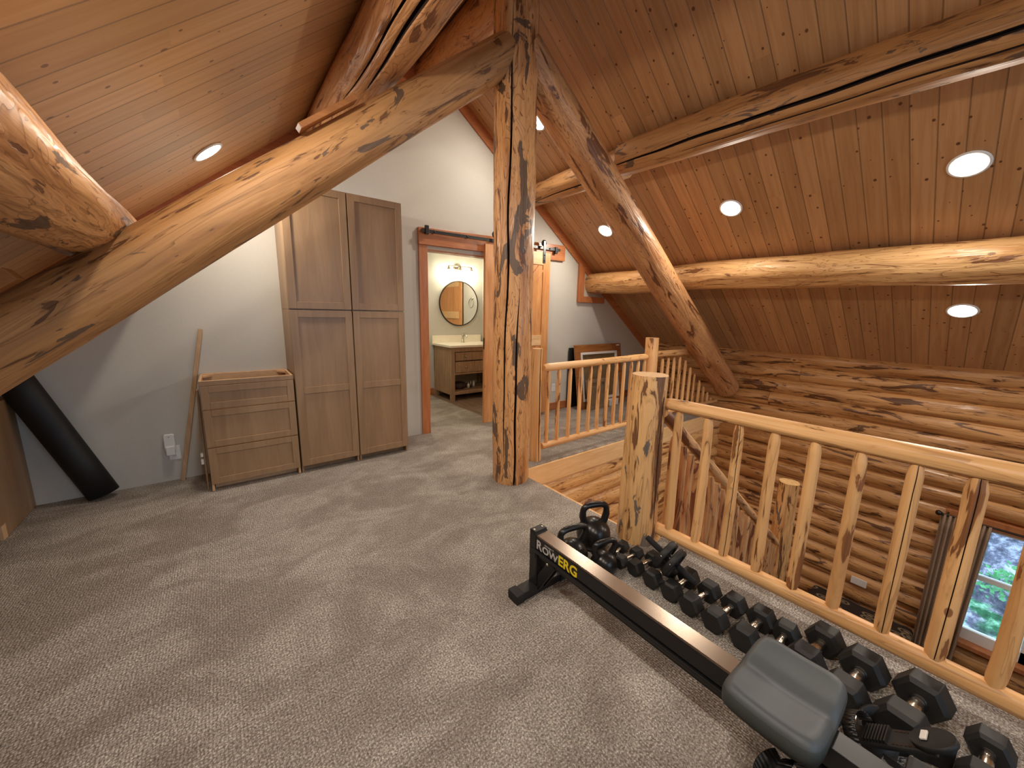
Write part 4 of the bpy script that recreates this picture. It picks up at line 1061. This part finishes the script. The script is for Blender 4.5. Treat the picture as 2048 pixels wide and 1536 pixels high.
kettlebell(1.478, 1.318, .090, .086, .075, .0180, radians(-12), 'middle-sized black kettlebell nearest the silver rail end')
kettlebell(1.722, 1.372, .104, .080, .090, .0190, radians(-22), 'largest black kettlebell, nearest the log newel post')
kettlebell(1.573, 1.168, .074, .070, .062, .0155, radians(-14), 'smallest black kettlebell, in front of the other two')

# ================================================================ DUMBBELLS
def hexhead(mb, x0, x1, r, ch):
    for (xs, rr) in (((x0, x0 + ch), (r * .80, r)), ((x0 + ch, x1 - ch), (r, r)), ((x1 - ch, x1), (r, r * .80))):
        A = [mb.vert((xs[0], rr[0] * cos(radians(60 * k)), rr[0] * sin(radians(60 * k)))) for k in range(6)]
        B = [mb.vert((xs[1], rr[1] * cos(radians(60 * k)), rr[1] * sin(radians(60 * k)))) for k in range(6)]
        for k in range(6): mb.face((A[k], A[(k + 1) % 6], B[(k + 1) % 6], B[k]))
        if xs[0] == x0: mb.face(A[::-1])
        if xs[1] == x1: mb.face(B)
def make_dumbbell():
    """unit dumbbell: head radius 1 unit = 0.06 m, built at real size for r=.06, length .24"""
    t = thing('dumbbell', (0, 0, 0), 'x', 'dumbbell')
    r = .06
    for s_ in (-1, 1):
        m = MB(); a, b = (.052, .130) if s_ > 0 else (-.130, -.052); hexhead(m, a, b, r, .012); m.build('head', M['rubber_hex'], t, bevel=.003)
    m = MB(); pr_ = [(.0, -.056), (.018, -.056), (.018, -.050), (.0145, -.045), (.017, -.02), (.018, 0), (.017, .02), (.0145, .045), (.018, .050), (.018, .056), (0, .056)]
    m.lathe(pr_, (0, 0, 0), (1, 0, 0), 20); m.build('handle', M['chrome'], t)
    for sx in (-.046, .046): MB().torus((sx, 0, 0), (1, 0, 0), .0155, .003, 20, 6).build('collar', M['black'], t)
    return t
def copy_tree(o):
    c = o.copy(); COL.objects.link(c)
    for ch in o.children:
        d = ch.copy(); COL.objects.link(d); d.parent = c
    return c
proto = make_dumbbell()
DB = [  # x mid, y mid, head radius, total length, angle, label
 (1.765, 1.222, .037, .200, 8, 'smallest chrome-handled dumbbell, at the foot of the newel post'),
 (1.775, 1.143, .039, .200, -3, 'small chrome-handled dumbbell, second in the row from the newel post'),
 (1.795, 1.053, .047, .215, -6, 'third hex dumbbell from the newel post, just before the wheel roller'),
 (1.790, .945, .052, .225, -3, 'fourth hex dumbbell from the newel post, half under the wheel roller'),
 (1.790, .838, .054, .235, -1, 'fifth hex dumbbell from the newel post, below the roller grip'),
 (1.778, .727, .056, .235, -4, 'sixth hex dumbbell from the newel post, touching the end of the roller grip'),
 (1.778, .610, .058, .245, -4, 'seventh hex dumbbell from the newel post, fully visible in mid row'),
 (1.785, .490, .060, .255, -1, 'eighth hex dumbbell from the newel post, its near head beside the grey seat'),
 (1.795, .392, .054, .245, 1, 'ninth hex dumbbell, its near head hidden by the grey seat'),
 (1.862, .284, .068, .275, -6, 'tenth hex dumbbell, pushed against the railing beside the grey seat'),
 (1.805, .150, .076, .300, -5, 'big hex dumbbell behind the far corner of the grey seat'),
 (1.825, -.004, .079, .305, -8, 'biggest hex dumbbell, last full one at the right end of the row'),
 (1.800, -.172, .056, .250, -4, 'dumbbell cut off by the bottom edge of the view, past the grey cord'),
]
for i, (x, y, r, L, ang, lab) in enumerate(DB):
    o = proto if i == 0 else copy_tree(proto)
    sr = r / .06; o.location = (x, y, r * .866 + (.0 if i != 9 else 0.0)); o.rotation_euler = (0, 0, radians(ang)); o.scale = (L / .26, sr, sr)
    TAG(o, lab, 'dumbbell', 'hex dumbbells beside the railing')

# ab wheel resting on the dumbbells
A = Vector((1.755, 1.025, .215)); B = Vector((1.768, .765, .105)); d = (B - A).normalized(); Cc = (A + B) / 2 + Vector((0, 0, .012))
t = thing('ab_roller', Cc, 'black double-wheel exercise roller lying across the dumbbells', 'exercise roller')
for s_ in (-.026, .026):
    m = MB(); m.lathe([(.062, -.015), (.078, -.017), (.084, -.010), (.084, .010), (.078, .017), (.062, .015), (.058, 0), (.062, -.015)], Cc + d * s_, d, 40); w_ = m.build('wheel', M['rubber_hex'], t)
    m = MB()
    for k in range(3):
        a_ = 2 * pi * k / 3 + .4; u = d.orthogonal().normalized(); v_ = d.cross(u); q = u * cos(a_) + v_ * sin(a_)
        m.bar(Cc + d * s_, Cc + d * s_ + q * .062, .020, .020, d)
    m.build('spoke', M['black'], w_)
m = MB(); m.tube([Cc - d * .06, Cc + d * .06], .011, 12); m.lathe([(.024, -.03), (.024, .03)], Cc, d, 16); m.build('hub', M['black'], t)
for s_ in (-1, 1):
    m = MB(); m.lathe([(0, .045), (.014, .045), (.0155, .055), (.015, .135), (.013, .148), (0, .15)], Cc, d * s_, 18); m.build('grip', M['foam'], t)
m = MB()
for s_ in (-.026, .026):
    for k in range(4):
        a_ = 2 * pi * k / 4 + .3; u = d.orthogonal().normalized(); v_ = d.cross(u); q = u * cos(a_) + v_ * sin(a_)
        m.lathe([(0, .003), (.004, .002), (.004, 0)], Cc + d * s_ + q * .084, q, 8)
m.build('screw', M['chrome'], t)

# ================================================================ LOWER FLOOR THINGS
t = thing('bed', (5.2, .2, -2.75), 'bed with dark leaf-patterned quilt against the lower log wall', 'bed')
MB().box((4.3, .16, -2.75), (6.12, 1.05, -2.45)).build('bed_base', M['frame_wood'], t, bevel=.01)
MB().box((4.3, .12, -2.72), (6.13, 1.08, -2.11)).build('quilt', M['quilt'], t, bevel=.05, bseg=4)
t = thing('switch_plate', (6.15, .655, -1.84), 'blank silver-grey double wall plate on the lower log wall', 'wall plate')
MB().box((6.135, .585, -1.885), (6.152, .735, -1.795)).build('cover_plate', M['white_pl'], t, bevel=.002)
m = MB()
for yy in (.63, .69): m.lathe([(0, .002), (.006, .001), (.006, 0)], (6.135, yy, -1.84), (-1, 0, 0), 10)
m.build('screw', M['white_pl'], t)
t = thing('curtain_rod', (6.05, -.6, -.62), 'dark curtain rod with ball finial above the lower window', 'curtain rod')
m = MB(); m.tube([(6.05, .13, -.62), (6.05, -1.45, -.62)], .011, 12); m.build('rod', M['bronze'], t)
MB().lathe([(.012, 0), (.02, .008), (.03, .03), (.02, .05), (0, .056)], (6.05, .125, -.62), (0, 1, 0), 18).build('finial', M['bronze'], t)
m = MB(); m.bar((6.05, .09, -.62), (6.15, .09, -.62), .015, .02); m.build('bracket', M['bronze'], t)
m = MB()
N = 60; cols = []
for k in range(N + 1):
    f_ = k / N; y = .135 - .35 * f_
    cols.append([m.vert((6.05 + .024 * sin(k * .95) + .005 * sin(k * 2.3), y + (.05 * (zz) * (f_ - .3)), -.615 - 1.95 * zz)) for zz in [i / 12 for i in range(13)]])
for a_, b_ in zip(cols, cols[1:]):
    for i in range(12): m.face((a_[i], b_[i], b_[i + 1], a_[i + 1]), 0, True)
o = m.build('curtain', M['curtain']); md = o.modifiers.new('thick', 'SOLIDIFY'); md.thickness = .002
TAG(o, 'brown see-through net curtain drawn to the left side of the lower window', 'curtain')
